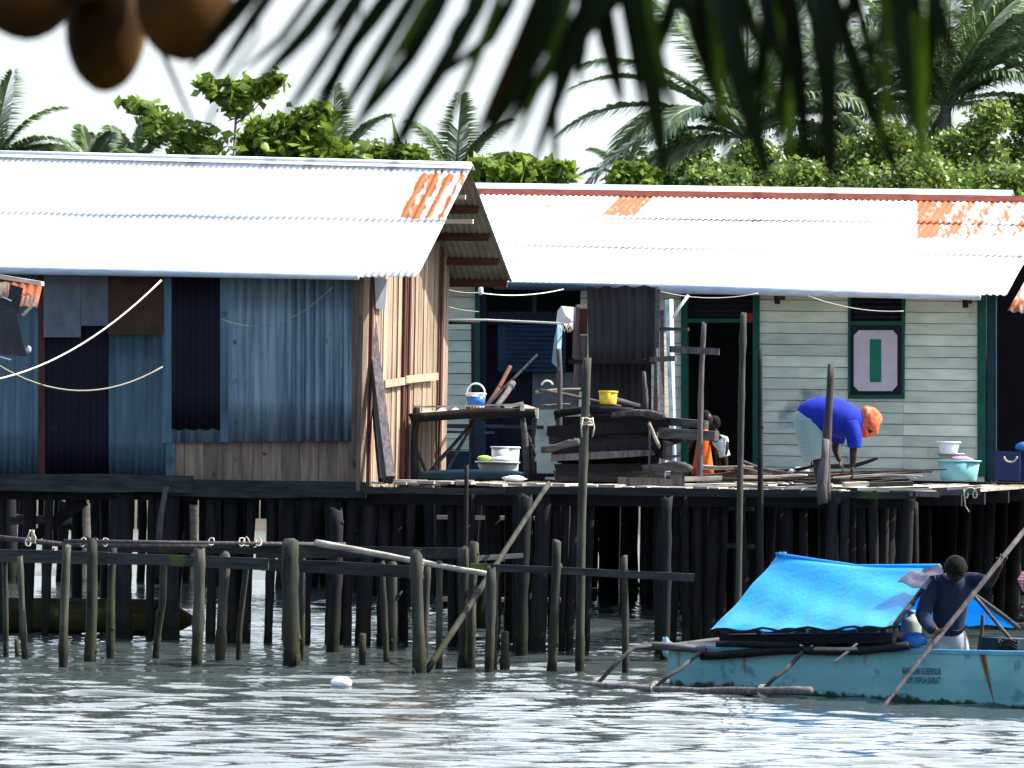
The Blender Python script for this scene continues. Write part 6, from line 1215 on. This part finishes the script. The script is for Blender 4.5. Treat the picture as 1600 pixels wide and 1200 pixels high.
for k in range(4):
    q = MB(); c = P(626 + k * 2, 262, 74); tp = P((611, 620, 634, 628)[k], (178, 205, 215, 225)[k], 74); m_ = c.lerp(tp, .45) + V((.03, 0, 0)); wv = V((.06, 0, 0)); q.add([c - wv * .6, c + wv * .6, m_ + wv, tp, m_ - wv], [(0, 1, 2, 4), (4, 2, 3)]); q.build('leaf', M['leafb'], t_)
q = MB(); c = P(628, 262, 74); q.tube([V((c.x, 74, gz(c.x, 74) - .1)), c], [.08, .06], 8); q.build('stem', M['bark'], t_)
# bank clutter seen between the piles far behind
# ================================================================== NEAR COCONUT PALM
ND = 7.0; sN = FPX / ND
crown = P(-180, -420, 8.2); base = V((crown.x - 1.2, 7.6, gz(crown.x, 7.6) - .2))
NP_ = thing('coconut_palm', 'near out of focus coconut palm whose leaves hang across the top of the view', 'palm', base)
q = MB(); st = 18; q.tube([base.lerp(crown, i / st) + V((-.25 * math.sin(math.pi * i / st), 0, 0)) for i in range(st + 1)], [.15 * (1.25 - .4 * i / st) * (1 + .05 * (i % 2)) for i in range(st + 1)], 10); q.build('trunk', M['bark'], NP_)
for cx, cy, rx, ry in ((42, -35, 84, 98), (165, 42, 64, 102), (288, 4, 76, 92), (110, -70, 80, 80)):
    D = 8.0 + rnd.uniform(-.1, .1); s8 = FPX / D; c = P(cx, cy, D); q = MB(); q.ell(c, V((rx / s8, 0, 0)), V((0, rx / s8, 0)), V((0, 0, ry / s8)), 18, 12, None, .01); q.build('coconut', M['coco'], NP_)
q = MB()
for x0, y0, x1, y1 in ((45, -60, -120, -300), (165, 0, -60, -330), (292, -40, 40, -320), (110, -60, -80, -320)): q.tube([P(x0, y0, 8), P((x0 + x1) / 2, (y0 + y1) / 2 - 30, 8.1), P(x1, y1, 8.1)], .02, 6)
q.tube([P(225, 20, 7.9), P(262, 100, 7.9), P(300, 190, 7.9)], [.006, .005, .003], 5); q.build('fruit_stalk', M['coco'], NP_)
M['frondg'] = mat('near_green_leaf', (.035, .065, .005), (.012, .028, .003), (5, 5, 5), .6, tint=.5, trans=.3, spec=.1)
FR = [(560, -60, 480, 50, 398, 135, 26), (600, -60, 500, 100, 440, 190, 18), (620, -40, 540, 95, 478, 215, 18), (470, -80, 395, 30, 330, 128, 22), (520, -60, 440, 60, 380, 110, 14), (680, -60, 600, 70, 515, 205, 24), (640, -50, 570, 40, 495, 150, 16), (720, -60, 640, 90, 540, 215, 24),
      (780, -60, 700, 90, 600, 250, 28), (820, -60, 765, 60, 690, 120, 20), (860, -60, 815, 60, 728, 250, 20, 'b'), (890, -60, 840, 60, 755, 225, 50), (950, -60, 890, 60, 775, 220, 32), (980, -40, 900, 70, 830, 265, 28), (885, 40, 866, 170, 868, 296, 14), (930, -60, 950, 60, 972, 165, 34), (985, -60, 1008, 60, 1042, 296, 42),
      (1070, -60, 1040, 40, 1012, 120, 26), (1075, -60, 1095, 60, 1122, 145, 34), (1120, -60, 1155, 110, 1204, 296, 42), (1180, -60, 1205, 50, 1222, 105, 26), (1225, -60, 1245, 90, 1262, 262, 32), (1280, -60, 1292, 110, 1300, 312, 36), (1320, -60, 1350, 50, 1388, 165, 14), (1300, -20, 1345, 130, 1418, 310, 28),
      (1390, -60, 1418, 80, 1445, 250, 48), (1462, -60, 1457, 60, 1450, 165, 26), (1140, -60, 1165, 20, 1180, 70, 24), (1250, -60, 1270, 20, 1285, 70, 26), (1345, -60, 1330, 10, 1318, 60, 22), (1020, -60, 1060, 0, 1090, 50, 20), (1400, -60, 1372, 60, 1340, 140, 12), (745, -60, 735, 20, 700, 60, 22), (1000, -60, 960, 0, 915, 60, 26), (1200, -30, 1190, 100, 1168, 180, 22), (1240, 0, 1222, 130, 1215, 230, 20), (1310, 40, 1290, 160, 1275, 220, 16)]
FR += [(741, 10, 622, 240, 573, 357, 8), (640, 10, 521, 196, 437, 329, 7), (560, 60, 470, 190, 374, 310, 6), (1196, 60, 1186, 250, 1178, 415, 7), (400, 60, 330, 180, 277, 315, 6), (1060, -60, 1085, 60, 1150, 240, 15), (1110, -60, 1120, 100, 1135, 262, 18, 'g'), (1150, -60, 1190, 80, 1232, 250, 16, 'g'),
      (1200, -60, 1226, 100, 1240, 290, 22, 'g'), (1262, -60, 1275, 80, 1312, 268, 16, 'g'), (1330, -60, 1362, 90, 1420, 235, 18, 'g'), (1010, -60, 1030, 90, 1060, 200, 18, 'g'), (1425, -60, 1440, 120, 1436, 285, 22, 'g'), (960, -60, 985, 60, 1005, 190, 14), (1370, -60, 1385, 100, 1372, 255, 18, 'g'), (800, -60, 745, 90, 690, 215, 16, 'g'), (700, -60, 620, 80, 560, 180, 14, 'g'), (910, -60, 860, 90, 800, 235, 16, 'g')]
fr_ = random.Random(5)
for k in range(13):
    x = fr_.uniform(420, 1480); sl = -.75 if x < 850 else fr_.uniform(-.2, .35); y2 = fr_.uniform(45, 120) if x < 850 else fr_.uniform(60, 190)
    FR.append((x, -60, x + sl * (y2 + 60) * .5, (y2 - 60) * .5, x + sl * (y2 + 60), y2, fr_.uniform(18, 32)))
def rachis(t_): # passes above the frame, from the crown to the right
    a, b, c = P(-180, -420, 8.0), P(760, -330, 7.0), P(1620, -120, 6.6); return a.lerp(b, t_).lerp(b.lerp(c, t_), t_)
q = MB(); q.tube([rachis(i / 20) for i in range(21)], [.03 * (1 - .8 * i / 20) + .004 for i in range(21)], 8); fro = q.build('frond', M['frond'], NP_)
for i, f in enumerate(FR):
    D = ND + rnd.uniform(-.35, .35); x0, y0, x1, y1, x2, y2, w_ = f[:7]; ru = rachis(max(.05, min(.97, (x0 + 330) / 2000)))
    a = P(x0, y0, D); m_ = P(x1, y1, D); e = P(x2, y2, D + .1); wv = w_ / sN / 2 * .95; s = (e - a).cross(V((0, 1, 0))).normalized(); q = MB(); pts = [(ru, .4), (a, .8), (a.lerp(m_, .5) + (m_ - a.lerp(e, .5)) * .25, 1), (m_, 1), (m_.lerp(e, .5), .75), (m_.lerp(e, .82), .42), (e, .05)]
    vs = [];
    for p, k in pts: vs += [p - s * wv * k, p + V((0, .012 * k, 0)), p + s * wv * k]
    fs = []
    for j in range(len(pts) - 1):
        for k in (0, 1): b = j * 3 + k; fs.append((b, b + 1, b + 4, b + 3))
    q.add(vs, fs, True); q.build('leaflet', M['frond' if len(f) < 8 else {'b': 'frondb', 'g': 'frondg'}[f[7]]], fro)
